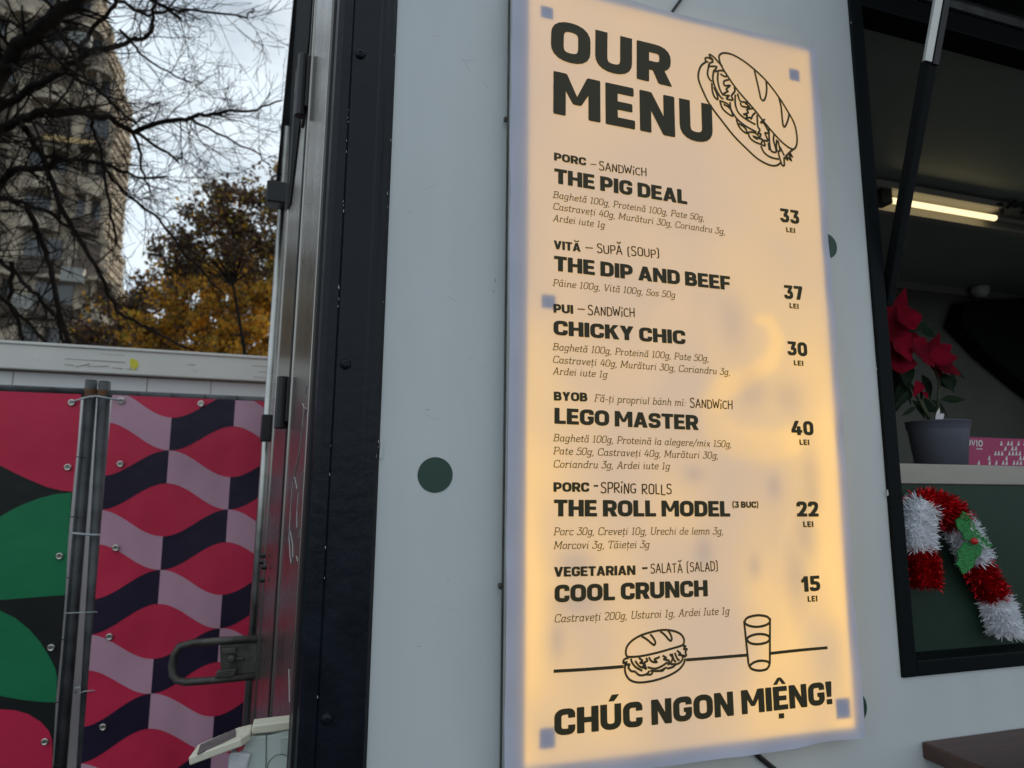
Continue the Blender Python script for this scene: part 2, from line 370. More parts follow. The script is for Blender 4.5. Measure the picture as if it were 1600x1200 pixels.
# stay bar of the hatch
P0 = at(1384, 478, 1.045); P1 = at(1452, 96, .90); dd = (P1-P0)
def strut(mb, a, b, wx, wy, wx2=None):
    t = (b-a).normalized(); sx = t.cross(Vector((0, 1, 0))).normalized(); sy = sx.cross(t)
    wx2 = wx2 or wx
    mb.loft([[a+sx*i*wx/2+sy*j*wy/2 for i, j in ((-1,-1),(1,-1),(1,1),(-1,1))], [b+sx*i*wx2/2+sy*j*wy/2 for i, j in ((-1,-1),(1,-1),(1,1),(-1,1))]])
mb = MB(); strut(mb, P0, P1, .018, .022, .024); mb.build('stay_bar', M_frame, truck, bevel=.002)
P2 = P1+dd*.55
mb = MB(); strut(mb, P1-dd*.02+Vector((.0035, .0, 0)), P2+Vector((.0035, 0, 0)), .015, .03); mb.build('stay_slide', M_blkplastic, truck, bevel=.001)
mb = MB(); sh = Vector((-.0155, -.010, 0)); strut(mb, P1-dd*.02+sh, P2+sh, .018, .008); mb.build('stay_bracket', M_alutrim, truck, bevel=.001)
# folding wooden shelf
sp = at(1439, 1158, WY)
mb = MB(); mb.box((sp.x, .62, sp.z-.031), (3.9, WY-.0005, sp.z)); mb.build('shelf', M_wood, truck, bevel=.004)
# dark extractor hood at the back right
mb = MB(); hp = [at(x, y, INB-.11) for x, y in ((1512, 470), (1500, 505), (1548, 555), (1604, 602), (1720, 690), (1800, 690), (1800, 455))]
mb.prism(hp, (0, .10, 0)); mb.build('extractor_hood', M_dark, truck)

# ------------------------------------------------------------------ CEILING LAMP, DOME
LY = (CEZ-.075-EYE)/(at(1480, 322, 1).z-EYE)
a = at(1386, 306, LY); b = at(1568, 340, LY); zc = (a.z+b.z)/2
lx0, lx1 = a.x, b.x
lamp = empty('tube_lamp', (lx0, LY, zc), 'glowing tube lamp under the dark ceiling inside the serving window', 'lamp')
mb = MB(); mb.box((lx0-.12, LY-.015, zc+.03), (lx1+1.3, LY+.10, zc+.055)); mb.box((lx0-.01, LY+.065, zc-.02), (lx1+.6, LY+.10, zc+.03))
mb.build('housing', mat('lamp_housing', (.42, .40, .34), .5), lamp)
me = bpy.data.materials.new('tube_glow'); me.use_nodes = True; t = me.node_tree; t.nodes.clear()
e = t.nodes.new('ShaderNodeEmission'); e.inputs[0].default_value = (1, .80, .44, 1); e.inputs[1].default_value = 1.5; oo = t.nodes.new('ShaderNodeOutputMaterial'); t.links.new(e.outputs[0], oo.inputs[0])
mb = MB(); mb.tube([(lx0+.02, LY+.02, zc), (lx1-.02, LY+.02, zc)], .0115, 14); mb.build('tube', me, lamp, smooth=True)
mb = MB(); mb.tube([(lx1-.02, LY+.02, zc), (lx1+1.2, LY+.02, zc)], .0115, 14); mb.build('dark_tube', mat('unlit_tube', (.3, .3, .27), .4), lamp, smooth=True)
mb = MB(); mb.box((lx0-.03, LY-.005, zc-.025), (lx0+.02, LY+.045, zc+.03)); mb.build('end_cap', M_dkmetal, lamp)
mb = MB()
for k in range(7):
    p = at(1560+k*12, 322+k*4+random.uniform(-8, 8), LY-.02); q = p+Vector((random.uniform(.04, .1), random.uniform(-.03, .05), random.uniform(-.03, .05)))
    mb.tube([p, (p+q)/2+Vector((0, 0, .02)), q], [.006, .012, .006], 6)
mb.build('cable_bundle', M_cord, lamp)
p = at(1531, 452, INB-.08)
dome = empty('dome_lamp', tuple(p), 'unlit frosted dome lamp on the back wall of the truck interior', 'lamp')
mb = MB(); mb.lathe(tuple(p), [(.055, .045), (.055, .02), (.05, .015)], 20); mb.build('base', M_dkmetal, dome)
mb = MB(); mb.lathe(tuple(p), [(.046, .015), (.047, -.01), (.038, -.035), (.02, -.048), (.0005, -.05)], 20); mb.build('dome', M_dome, dome, smooth=True)
mb = MB(); mb.tube([p+Vector((0, 0, .045)), (p.x, p.y, CEZ-.001)], .012, 8); mb.build('stem', M_dkmetal, dome)

# ------------------------------------------------------------------ MENU LIGHTBOX
SX0, SX1 = .2955, .970
SZ1, SZ0 = EYE+.922, EYE-.448
box = empty('menu_lightbox', (.63, WY, SZ0), 'glowing cream OUR MENU lightbox sheet with prices on the pale truck wall', 'menu sign')
mb = MB(); mb.box((SX0+.001, 1.0075, SZ0+.012), (SX1-.012, WY-.0005, SZ1-.012)); mb.build('casing', mat('casing_grey', (.42, .45, .45), .45, .3, var=.1), box, bevel=.002)
mb = MB(); mb.box((SX0-.0015, 1.013, SZ0), (SX0+.0005, 1.0175, SZ1)); mb.build('casing_groove', M_dkmetal, box)
for px, py in ((793, 185), (788, 916), (1276, 79)):
    p = at(px, py, 1.016); mb = MB()
    if px < 900: mb.lathe((SX0-.001, 1.020, p.z), [(.005, 0), (.005, -.004), (.002, -.0055)], 12, 'X')
    else: mb.lathe((SX1+.005, 1.026, p.z), [(.005, 0), (.005, -.006), (.002, -.008)], 12, 'Y')
    mb.build('screw', M_dkmetal, box)
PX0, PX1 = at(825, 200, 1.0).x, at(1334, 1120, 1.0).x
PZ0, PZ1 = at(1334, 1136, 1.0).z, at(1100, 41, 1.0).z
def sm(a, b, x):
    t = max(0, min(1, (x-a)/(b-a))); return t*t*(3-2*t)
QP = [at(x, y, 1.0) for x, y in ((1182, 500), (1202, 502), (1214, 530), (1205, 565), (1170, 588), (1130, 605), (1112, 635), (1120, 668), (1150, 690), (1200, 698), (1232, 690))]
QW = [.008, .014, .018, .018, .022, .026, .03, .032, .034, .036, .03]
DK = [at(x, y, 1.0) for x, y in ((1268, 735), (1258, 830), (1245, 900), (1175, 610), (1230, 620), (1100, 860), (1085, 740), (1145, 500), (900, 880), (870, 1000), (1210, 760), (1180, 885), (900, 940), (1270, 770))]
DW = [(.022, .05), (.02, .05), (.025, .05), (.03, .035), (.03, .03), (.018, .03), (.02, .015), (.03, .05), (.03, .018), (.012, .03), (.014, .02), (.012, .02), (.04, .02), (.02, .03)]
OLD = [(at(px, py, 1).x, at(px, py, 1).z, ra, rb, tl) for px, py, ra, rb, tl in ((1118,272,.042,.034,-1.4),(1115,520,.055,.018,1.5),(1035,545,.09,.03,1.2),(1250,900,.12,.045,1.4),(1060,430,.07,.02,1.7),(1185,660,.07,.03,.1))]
def glow(x, z):  # uneven backlight painted per vertex: brighter sides, hook, darker patches, old decal rings
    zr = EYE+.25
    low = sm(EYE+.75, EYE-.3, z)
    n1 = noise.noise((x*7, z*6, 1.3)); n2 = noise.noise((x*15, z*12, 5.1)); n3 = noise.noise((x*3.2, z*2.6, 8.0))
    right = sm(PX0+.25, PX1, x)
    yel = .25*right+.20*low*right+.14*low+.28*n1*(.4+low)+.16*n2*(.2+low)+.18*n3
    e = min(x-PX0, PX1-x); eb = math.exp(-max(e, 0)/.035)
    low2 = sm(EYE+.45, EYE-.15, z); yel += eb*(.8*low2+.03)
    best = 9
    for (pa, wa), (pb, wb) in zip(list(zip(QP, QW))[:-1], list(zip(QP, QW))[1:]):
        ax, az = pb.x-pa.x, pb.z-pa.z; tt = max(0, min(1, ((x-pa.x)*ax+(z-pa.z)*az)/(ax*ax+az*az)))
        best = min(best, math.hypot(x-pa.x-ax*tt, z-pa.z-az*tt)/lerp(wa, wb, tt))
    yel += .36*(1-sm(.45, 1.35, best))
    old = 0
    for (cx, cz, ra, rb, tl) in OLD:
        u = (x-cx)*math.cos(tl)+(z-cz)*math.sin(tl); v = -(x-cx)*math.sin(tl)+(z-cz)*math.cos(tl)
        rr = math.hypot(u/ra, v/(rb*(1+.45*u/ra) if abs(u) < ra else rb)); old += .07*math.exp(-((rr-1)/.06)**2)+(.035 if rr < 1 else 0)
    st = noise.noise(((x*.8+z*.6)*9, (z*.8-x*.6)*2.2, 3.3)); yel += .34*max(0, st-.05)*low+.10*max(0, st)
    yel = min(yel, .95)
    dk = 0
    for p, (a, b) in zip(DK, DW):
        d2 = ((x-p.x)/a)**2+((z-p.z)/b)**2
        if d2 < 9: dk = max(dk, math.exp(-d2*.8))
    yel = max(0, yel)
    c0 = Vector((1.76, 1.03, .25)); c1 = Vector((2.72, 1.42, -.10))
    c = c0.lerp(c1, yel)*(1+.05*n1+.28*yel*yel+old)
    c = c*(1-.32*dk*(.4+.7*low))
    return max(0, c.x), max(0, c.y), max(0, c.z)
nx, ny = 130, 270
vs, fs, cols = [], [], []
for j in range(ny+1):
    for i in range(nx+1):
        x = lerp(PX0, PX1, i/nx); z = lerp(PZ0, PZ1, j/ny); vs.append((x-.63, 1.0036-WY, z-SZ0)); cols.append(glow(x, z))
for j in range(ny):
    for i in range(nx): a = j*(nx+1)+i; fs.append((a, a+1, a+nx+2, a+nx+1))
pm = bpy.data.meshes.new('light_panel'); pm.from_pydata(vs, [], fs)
ca = pm.color_attributes.new('painted_glow', 'FLOAT_COLOR', 'POINT'); ca.data.foreach_set('color', [q for c in cols for q in (*c, 1)])
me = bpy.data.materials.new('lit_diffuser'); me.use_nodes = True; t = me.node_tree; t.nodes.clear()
e = t.nodes.new('ShaderNodeEmission'); e.inputs[1].default_value = 1.0; at_ = t.nodes.new('ShaderNodeAttribute'); at_.attribute_name = 'painted_glow'; oo = t.nodes.new('ShaderNodeOutputMaterial')
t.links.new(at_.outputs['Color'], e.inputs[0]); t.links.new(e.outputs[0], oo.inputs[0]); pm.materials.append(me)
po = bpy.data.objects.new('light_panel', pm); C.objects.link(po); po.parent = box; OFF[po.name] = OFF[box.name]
# tape squares on the panel
M_tape = mat('dark_tape', (.12, .12, .16), .7)
for px, py, sw, shh in ((853, 23, .024, .024), (1238, 120, .025, .026), (855, 473, .025, .024), (853, 1151, .026, .030), (1313, 1105, .030, .034)):
    p = at(px, py, 1.006); mb = MB(); mb.box((p.x-sw/2, 1.0021, p.z-shh/2), (p.x+sw/2, 1.0026, p.z+shh/2)); mb.build('tape_square', M_tape, box)

# the sheet: thin, wavy, translucent
def wave(x, z):
    u = (x-SX0)/(SX1-SX0)
    d = .0007*math.sin(z*7.3+x*4)+.0005*math.sin(x*13+z*3.1)+.0004*noise.noise((x*9, z*9, 2))
    e = min(x-SX0, SX1-x, z-SZ0, SZ1-z)
    k = max(0, 1-e/.05)
    d += k*k*(.0055*noise.noise((x*12, z*12, 7))-.0035)
    return d-.0005
def edge(x, z):
    dx = 0; dz = 0
    kr = max(0, 1-(SX1-x)/.08); dx += kr*(.004*noise.noise((z*5, 1, 1))+.002*noise.noise((z*16, 2, 1)))
    kb = max(0, 1-(z-SZ0)/.08); dz += kb*.006*noise.noise((x*6, 3, 4))
    kt = max(0, 1-(SZ1-z)/.08); dz += kt*.006*noise.noise((x*7, 9, 4))
    kl = max(0, 1-(x-SX0)/.05); dx += kl*.0015*noise.noise((z*6, 7, 4))
    return dx, dz
nx, ny = 110, 220; vs, fs = [], []
for j in range(ny+1):
    for i in range(nx+1):
        x = lerp(SX0, SX1, i/nx); z = lerp(SZ0, SZ1, j/ny); dx, dz = edge(x, z)
        vs.append((x+dx-.63, 1.0+wave(x, z)-WY, z+dz-SZ0))
for j in range(ny):
    for i in range(nx): a = j*(nx+1)+i; fs.append((a, a+1, a+nx+2, a+nx+1))
sm_ = bpy.data.meshes.new('menu_sheet'); sm_.from_pydata(vs, [], fs); sm_.polygons.foreach_set('use_smooth', [True]*len(fs))
me = bpy.data.materials.new('backlit_paper'); me.use_nodes = True; t = me.node_tree; t.nodes.clear()
d = t.nodes.new('ShaderNodeBsdfDiffuse'); d.inputs[0].default_value = (.64, .68, .88, 1)
tr = t.nodes.new('ShaderNodeBsdfTranslucent'); tr.inputs[0].default_value = (.86, .86, .8, 1)
ms = t.nodes.new('ShaderNodeMixShader'); ms.inputs[0].default_value = .32
gl = t.nodes.new('ShaderNodeBsdfGlossy'); gl.inputs['Roughness'].default_value = .28
fz = t.nodes.new('ShaderNodeFresnel'); fz.inputs[0].default_value = 1.35
ms2 = t.nodes.new('ShaderNodeMixShader')
cn = t.nodes.new('ShaderNodeTexNoise'); cn.inputs['Scale'].default_value = 5; cn.inputs['Detail'].default_value = 3
co = t.nodes.new('ShaderNodeTexCoord'); t.links.new(co.outputs['Object'], cn.inputs['Vector'])
bp = t.nodes.new('ShaderNodeBump'); bp.inputs['Strength'].default_value = .35; bp.inputs['Distance'].default_value = .02; t.links.new(cn.outputs['Fac'], bp.inputs['Height'])
t.links.new(bp.outputs[0], gl.inputs['Normal'])
oo = t.nodes.new('ShaderNodeOutputMaterial')
L = t.links.new
L(d.outputs[0], ms.inputs[1]); L(tr.outputs[0], ms.inputs[2]); L(fz.outputs[0], ms2.inputs[0]); L(ms.outputs[0], ms2.inputs[1]); L(gl.outputs[0], ms2.inputs[2]); L(ms2.outputs[0], oo.inputs[0])
sm_.materials.append(me); sheet = bpy.data.objects.new('menu_sheet', sm_); C.objects.link(sheet); sheet.parent = box; OFF[sheet.name] = OFF[box.name]

# ---------------- lettering engine: every glyph is drawn here from rounded strokes and polygons
def rnd(pts, r, closed=False, n=5):
    out = []; m_ = len(pts)
    for i, p in enumerate(pts):
        if not closed and i in (0, m_-1): out.append(p); continue
        a, b = pts[i-1], pts[(i+1) % m_]
        da = math.hypot(a[0]-p[0], a[1]-p[1]); db = math.hypot(b[0]-p[0], b[1]-p[1])
        ka = min(r, da*.5)/da if da else 0; kb = min(r, db*.5)/db if db else 0
        k = min(ka*da, kb*db)
        p0 = (p[0]+(a[0]-p[0])*k/da, p[1]+(a[1]-p[1])*k/da); p2 = (p[0]+(b[0]-p[0])*k/db, p[1]+(b[1]-p[1])*k/db)
        for q in range(n+1):
            s = q/n
            out.append(((1-s)**2*p0[0]+2*s*(1-s)*p[0]*1+s*s*p2[0], (1-s)**2*p0[1]+2*s*(1-s)*p[1]+s*s*p2[1]))
    return out
def ribbon(pts, w, closed=False):
    q = [pts[0]]
    for p in pts[1:]:
        if math.hypot(p[0]-q[-1][0], p[1]-q[-1][1]) > 1e-5: q.append(p)
    if closed and math.hypot(q[0][0]-q[-1][0], q[0][1]-q[-1][1]) < 1e-5: q.pop()
    n = len(q); Lf, Rt = [], []
    for i in range(n):
        a = q[i-1] if (i > 0 or closed) else None; b = q[(i+1) % n] if (i < n-1 or closed) else None
        def nrm(u, v):
            l = math.hypot(v[0]-u[0], v[1]-u[1]); return (-(v[1]-u[1])/l, (v[0]-u[0])/l)
        if a is None: nx_, ny_ = nrm(q[i], b); k = 1
        elif b is None: nx_, ny_ = nrm(a, q[i]); k = 1
        else:
            n1, n2 = nrm(a, q[i]), nrm(q[i], b); sx, sy = n1[0]+n2[0], n1[1]+n2[1]; l = math.hypot(sx, sy) or 1e-6
            nx_, ny_ = sx/l, sy/l; k = min(1.6, 1/max(.3, nx_*n1[0]+ny_*n1[1]))
        Lf.append((q[i][0]+nx_*w/2*k, q[i][1]+ny_*w/2*k)); Rt.append((q[i][0]-nx_*w/2*k, q[i][1]-ny_*w/2*k))
    fs = []
    for i in range(n if closed else n-1):
        j = (i+1) % n; fs.append([Lf[i], Rt[i], Rt[j], Lf[j]])
    return fs
CR = .03
def PL(*p): return [rnd(list(p), CR, True, 2)]
def RC(x0, y0, x1, y1): return PL((x0, y0), (x1, y0), (x1, y1), (x0, y1))
H_ = .118; BW = .236; Sb = .25; Bb = .215
def ST(pts, r=.24, closed=False, w=BW): return ribbon(rnd(pts, r, closed), w, closed)
def bold(c):
    h = H_
    if c == 'O': W = .74; return W, ST([(h,h),(W-h,h),(W-h,1-h),(h,1-h)], .27, True)
    if c == 'U': W = .72; return W, ST([(h,1),(h,h),(W-h,h),(W-h,1)], .27)
    if c == 'R': W = .69; return W, RC(0,0,Sb,1)+ST([(.1,1-h),(W-h,1-h),(W-h,.43),(.1,.43)], .2)+PL((.28,.42),(.52,.46),(W+.03,0),(W-.25,0))
    if c == 'M':
        W = .92; return W, RC(0,0,Sb-.01,1)+RC(W-Sb+.01,0,W,1)+PL((.03,1),(.26,1),(W/2+.08,.30),(W/2-.08,.30))+PL((W-.03,1),(W-.26,1),(W/2-.08,.30),(W/2+.08,.30))
    if c == 'E': W = .60; return W, RC(0,0,Sb,1)+RC(.1,1-Bb,W-.02,1)+RC(.1,.395,W-.05,.60)+RC(.1,0,W,Bb)
    if c == 'F': W = .58; return W, RC(0,0,Sb,1)+RC(.1,1-Bb,W,1)+RC(.1,.36,W-.04,.57)
    if c == 'L': W = .56; return W, RC(0,0,Sb,1)+RC(.1,0,W,Bb)
    if c == 'T': W = .64; return W, RC(W/2-Sb/2,0,W/2+Sb/2,1)+RC(0,1-Bb,W,1)
    if c == 'H': W = .73; return W, RC(0,0,Sb,1)+RC(W-Sb,0,W,1)+RC(.1,.39,W-.1,.60)
    if c == 'I': return .25, RC(0,0,.25,1)
    if c == 'N': W = .74; return W, RC(0,0,Sb-.01,1)+RC(W-Sb+.01,0,W,1)+PL((.02,1),(.25,1),(W-.02,0),(W-.25,0))
    if c in 'PB':
        W = .67
        if c == 'P': return W, RC(0,0,Sb,1)+ST([(.1,1-h),(W-h,1-h),(W-h,.40),(.1,.40)], .22)
        return W+.01, RC(0,0,Sb,1)+ST([(.1,1-h),(W-h-.03,1-h),(W-h-.03,.51),(.1,.51)], .18)+ST([(.1,.50),(W-h+.01,.50),(W-h+.01,h),(.1,h)], .18)
    if c == 'D': W = .70; return W, RC(0,0,Sb,1)+ST([(.1,1-h),(W-h,1-h),(W-h,h),(.1,h)], .27)
    if c == 'C': W = .69; return W, ST([(W-h,.63),(W-h,1-h),(h,1-h),(h,h),(W-h,h),(W-h,.37)], .27)
    if c == 'G': W = .70; return W, ST([(W-h,.66),(W-h,1-h),(h,1-h),(h,h),(W-h,h),(W-h,.52)], .27)+RC(.39,.37,W,.555)
    if c == 'S': W = .66; return W, ST([(W-h,.67),(W-h,1-h),(h,1-h),(h,.5),(W-h,.5),(W-h,h),(h,h),(h,.32)], .2, w=.225)
    if c == 'A': W = .76; return W, PL((0,0),(.25,0),(W/2+.10,1),(W/2-.125,1))+PL((W,0),(W-.25,0),(W/2-.10,1),(W/2+.125,1))+RC(.17,.18,W-.17,.37)
    if c == 'V': W = .76; return W, PL((0,1),(.26,1),(W/2+.11,0),(W/2-.125,0))+PL((W,1),(W-.26,1),(W/2-.11,0),(W/2+.125,0))
    if c == 'Y': W = .72; return W, RC(W/2-.125,0,W/2+.125,.48)+PL((0,1),(.27,1),(W/2+.12,.40),(W/2-.10,.34))+PL((W,1),(W-.27,1),(W/2-.12,.40),(W/2+.10,.34))
    if c == 'K': W = .72; return W, RC(0,0,Sb,1)+PL((.2,.36),(.2,.62),(W-.30,1),(W-.01,1))[:0]+PL((.20,.34),(.20,.60),(W-.29,1),(W,1))+PL((.26,.50),(.45,.66),(W+.02,0),(W-.27,0))
    if c == '0': W = .66; return W, ST([(h,h),(W-h,h),(W-h,1-h),(h,1-h)], .25, True)
    if c == '1': W = .42; return W, RC(W-Sb,0,W,1)+PL((0,.72),(.06,.56),(W-.1,.76),(W-.1,1),(W-.2,1))
    if c == '2': W = .62; return W, ST([(h-.01,.66),(h-.01,1-h),(W-h,1-h),(W-h,.56),(h+.06,.12)], .2)+RC(0,0,W,Bb)
    if c == '3': W = .62; return W, RC(.03,1-.205,W-.02,1)+PL((W-.02,.90),(W-.04,.80),(.40,.44),(.22,.52),(W-.26,.86))+ST([(.24,.51),(W-h,.51),(W-h,h),(h,h),(h-.02,.30)], .2, w=.225)
    if c == '4': W = .70; return W, RC(W-.36,0,W-.12,1)[:0]+RC(.36,0,.60,.62)+PL((0,.20),(0,.40),(.30,1),(.56,1),(.24,.38),(.24,.2))[:0]+PL((.0,.36),(.26,.36),(.53,1),(.27,1))+RC(0,.17,W,.37)
    if c == '5': W = .62; return W, RC(.05,1-.205,W-.03,1)+RC(.05,.48,.27,.98)+ST([(.1,.54),(W-h,.54),(W-h,h),(h,h),(h-.02,.28)], .2, w=.225)
    if c == '7': W = .60; return W, RC(0,1-.21,W,1)+PL((.12,0),(.38,0),(W,.86),(W-.03,.9),(W-.27,.84))
    if c == '!': return .27, PL((.0,1),(.27,1),(.235,.32),(.035,.32))+RC(.015,0,.255,.23)
    if c == '(': return .28, ST([(.24,1.1),(.09,.8),(.09,.2),(.24,-.1)], .4, w=.16)
    if c == ')': return .28, ST([(.04,1.1),(.19,.8),(.19,.2),(.04,-.1)], .4, w=.16)
    if c == '-': return .40, RC(0,.36,.40,.54)
    if c == '_': return .62, RC(0,.36,.62,.48)
    if c == 'Ă': W, f = bold('A'); return W, f+ST([(.20,1.33),(.22,1.15),(W-.22,1.15),(W-.20,1.33)], .16, w=.12)
    if c == 'Ú': W, f = bold('U'); return W, f+PL((.28,1.10),(.48,1.10),(.66,1.36),(.40,1.36))
    if c == 'Ệ': W, f = bold('E'); return W, f+PL((.02,1.08),(.20,1.08),(.36,1.38),(.22,1.38))+PL((.56,1.08),(.40,1.08),(.22,1.38),(.36,1.38))+RC(.19,-.36,.41,-.14)
    return .20, []
def hand(c):
    w = .115
    def s(*p, r=.15): return ribbon(rnd(list(p), r), w)
    if c == 'S': return .5, s((.46,.86),(.38,1),(.08,.98),(.06,.6),(.44,.5),(.46,.05),(.1,0),(.02,.16), r=.22)
    if c in 'AĂ': return .56, s((.02,-.02),(.28,1))+s((.28,1),(.54,0))+s((.1,.34),(.5,.36))+(s((.1,1.36),(.26,1.16),(.48,1.38), r=.12) if c == 'Ă' else [])
    if c == 'N': return .52, s((.05,0),(.08,.98))+s((.08,.98),(.44,.05))+s((.44,.05),(.48,1.02))
    if c == 'D': return .52, s((.06,0),(.06,1))+s((0,.98),(.48,.88),(.52,.1),(.02,0), r=.3)
    if c == 'W': return .74, s((0,.98),(.18,0))+s((.18,0),(.36,.72))+s((.36,.72),(.54,.02))+s((.54,.02),(.74,1.04))
    if c == 'i': return .16, s((.06,0),(.08,.7))+s((.06,.95),(.14,1.15))
    if c == 'C': return .48, s((.46,.78),(.34,.95),(.04,.8),(.04,.1),(.36,.02),(.46,.14), r=.25)
    if c == 'H': return .52, s((.05,0),(.07,1))+s((.48,0),(.5,1.02))+s((.06,.48),(.5,.52))
    if c == 'U': return .54, s((.04,.95),(.06,.02),(.48,.02),(.5,.98), r=.28)
    if c == 'P': return .48, s((.06,-.02),(.06,.98))+s((.02,.94),(.48,.98),(.46,.46),(.06,.44), r=.22)
    if c == 'O': return .56, ribbon(rnd([(.06,.05),(.5,.02),(.52,.9),(.08,.95)], .3, True), w, True)
    if c == 'R': return .52, s((.06,0),(.06,.98))+s((.02,.95),(.48,.98),(.46,.5),(.08,.46), r=.22)+s((.14,.46),(.52,0))
    if c == 'G': return .54, s((.48,.82),(.36,.98),(.04,.85),(.04,.08),(.46,.02),(.48,.4), r=.25)+s((.3,.4),(.54,.42))
    if c == 'L': return .42, s((.06,1),(.06,.03),(.42,.02), r=.06)
    if c == 'T': return .54, s((.27,0),(.27,.98))+s((0,.96),(.54,1.0))
    if c == '(': return .26, s((.22,1.12),(.06,1.0),(.06,0),(.22,-.08), r=.2)
    if c == ')': return .26, s((.02,1.12),(.2,1.0),(.2,0),(.0,-.08), r=.2)
    if c == '-': return .42, s((0,.46),(.42,.48))
    return .3, []
XH = .66
def serif(c):
    w = .088
    def s(*p, r=.14): return ribbon(rnd(list(p), r), w)
    def cl(*p, r=.2): return ribbon(rnd(list(p), r, True), w, True)
    def sf(x, y, a=.09, b=.09): return ribbon([(x-a, y), (x+b, y)], w*.9)
    t = w/2; x = XH
    top = 1-t; b0 = t
    if c == 'ă': W, f = serif('a'); return W, f+s((.13,1.0),(.15,.85),(.39,.85),(.41,1.0), r=.13)
    if c == 'â': W, f = serif('a'); return W, f+s((.13,.82),(.27,1.0),(.42,.82), r=.01)
    if c == 'á': W, f = serif('a'); return W, f+s((.22,.82),(.38,1.02))
    if c == 'ì': W, f = serif('ı'); return W, f+s((.02,1.02),(.16,.82))
    if c == 'ț': W, f = serif('t'); return W, f+s((.2,-.12),(.15,-.27))
    if c == 'a': return .54, cl((.06,b0),(.42,b0),(.42,x-t),(.06,x-t), r=.24)+s((.42,x),(.42,b0+.02),(.53,b0+.01), r=.05)
    if c == 'b': return .54, s((.10,1),(.10,0))+sf(.06,top,.06,.04)+cl((.10,b0),(.47,b0),(.47,x-t),(.10,x-t), r=.24)
    if c == 'c': return .46, s((.40,.50),(.40,x-t),(.06,x-t),(.06,b0),(.42,b0),(.42,.15), r=.2)
    if c == 'd': return .56, s((.44,1),(.44,b0+.02),(.55,b0+.01), r=.05)+sf(.40,top,.08,.03)+cl((.06,b0),(.44,b0),(.44,x-t),(.06,x-t), r=.24)
    if c == 'e': return .48, s((.07,.34),(.43,.34),(.43,x-t),(.06,x-t),(.06,b0),(.42,b0),(.43,.14), r=.18)
    if c == 'g': return .54, cl((.06,.06),(.42,.06),(.42,x-t),(.06,x-t), r=.24)+s((.54,x-.03),(.43,x-.05),(.43,-.26),(.10,-.26),(.06,-.15), r=.16)
    if c == 'h': return .56, s((.10,1),(.10,0))+sf(.06,top,.05,.04)+sf(.09,b0,.07,.07)+s((.10,.42),(.16,x-t),(.44,x-t),(.44,b0+.02),(.55,b0+.01), r=.14)
    if c in 'iı': return .26, s((.0,x-t),(.11,x-t),(.11,b0+.02),(.23,b0+.01), r=.05)+(ribbon([(.115,.84),(.115,.94)], .1) if c == 'i' else [])
    if c == 'l': return .26, s((.02,top),(.11,top),(.11,b0+.02),(.23,b0+.01), r=.05)
    if c == 'm': return .84, s((0,x-t),(.10,x-t),(.10,0), r=.04)+sf(.09,b0,.06,.06)+s((.10,.42),(.15,x-t),(.41,x-t),(.41,0), r=.13)+sf(.40,b0,.06,.06)+s((.41,.42),(.46,x-t),(.72,x-t),(.72,b0+.02),(.83,b0+.01), r=.12)
    if c == 'n': return .56, s((0,x-t),(.10,x-t),(.10,0), r=.04)+sf(.09,b0,.07,.07)+s((.10,.42),(.16,x-t),(.44,x-t),(.44,b0+.02),(.55,b0+.01), r=.14)
    if c == 'o': return .50, cl((.06,b0),(.45,b0),(.45,x-t),(.06,x-t), r=.25)
    if c == 'p': return .54, s((0,x-t),(.10,x-t),(.10,-.30), r=.04)+sf(.10,-.28,.08,.09)+cl((.10,b0),(.47,b0),(.47,x-t),(.10,x-t), r=.24)
    if c == 'r': return .42, s((0,x-t),(.11,x-t),(.11,0), r=.04)+sf(.11,b0,.09,.10)+s((.11,.40),(.18,x-t),(.38,x-t),(.39,.52), r=.1)
    if c == 's': return .42, s((.36,.52),(.36,x-t),(.06,x-t),(.06,.35),(.37,.31),(.37,b0),(.05,b0),(.05,.15), r=.12)
    if c == 't': return .34, s((.13,.88),(.13,b0),(.29,b0),(.31,.13), r=.12)+ribbon([(.0,x-t),(.31,x-t)], w)
    if c == 'u': return .56, s((.0,x-t),(.10,x-t),(.10,b0),(.42,b0),(.42,.2), r=.14)+s((.34,x-t),(.43,x-t),(.43,b0+.02),(.55,b0+.01), r=.05)
    if c == 'v': return .48, s((.06,x),(.22,.02))+s((.22,.02),(.42,x))+sf(.05,x-t,.05,.08)+sf(.42,x-t,.07,.05)
    if c == 'x': return .48, s((.06,x-t),(.42,b0))+s((.42,x-t),(.06,b0))+sf(.06,x-t,.05,.06)+sf(.42,b0,.06,.06)
    if c == 'B': return .66, s((.12,0),(.12,1))+s((.0,top),(.54,top),(.54,.53),(.12,.53), r=.2)+s((.12,.53),(.60,.53),(.60,b0),(.0,b0), r=.22)
    if c == 'C': return .64, s((.58,.70),(.58,top),(.06,top),(.06,b0),(.60,b0),(.60,.24), r=.28)+s((.58,.70),(.58,top))
    if c == 'P': return .60, s((.12,0),(.12,1))+s((.0,top),(.56,top),(.56,.44),(.12,.44), r=.22)+sf(.12,b0,.12,.12)
    if c == 'A': return .70, s((.10,0),(.36,1))+s((.36,1),(.62,0))+s((.2,.34),(.53,.34))+sf(.09,b0,.1,.1)+sf(.63,b0,.1,.09)
    if c == 'M': return .88, s((.11,0),(.11,1))+s((.11,1),(.43,.2))+s((.43,.2),(.76,1))+s((.76,1),(.76,0))+sf(.1,b0,.1,.1)+sf(.77,b0,.1,.1)+sf(.06,top,.06,.04)+sf(.80,top,.04,.06)
    if c == 'V': return .66, s((.08,1),(.33,0))+s((.33,0),(.60,1))+sf(.09,top,.1,.1)+sf(.60,top,.1,.1)
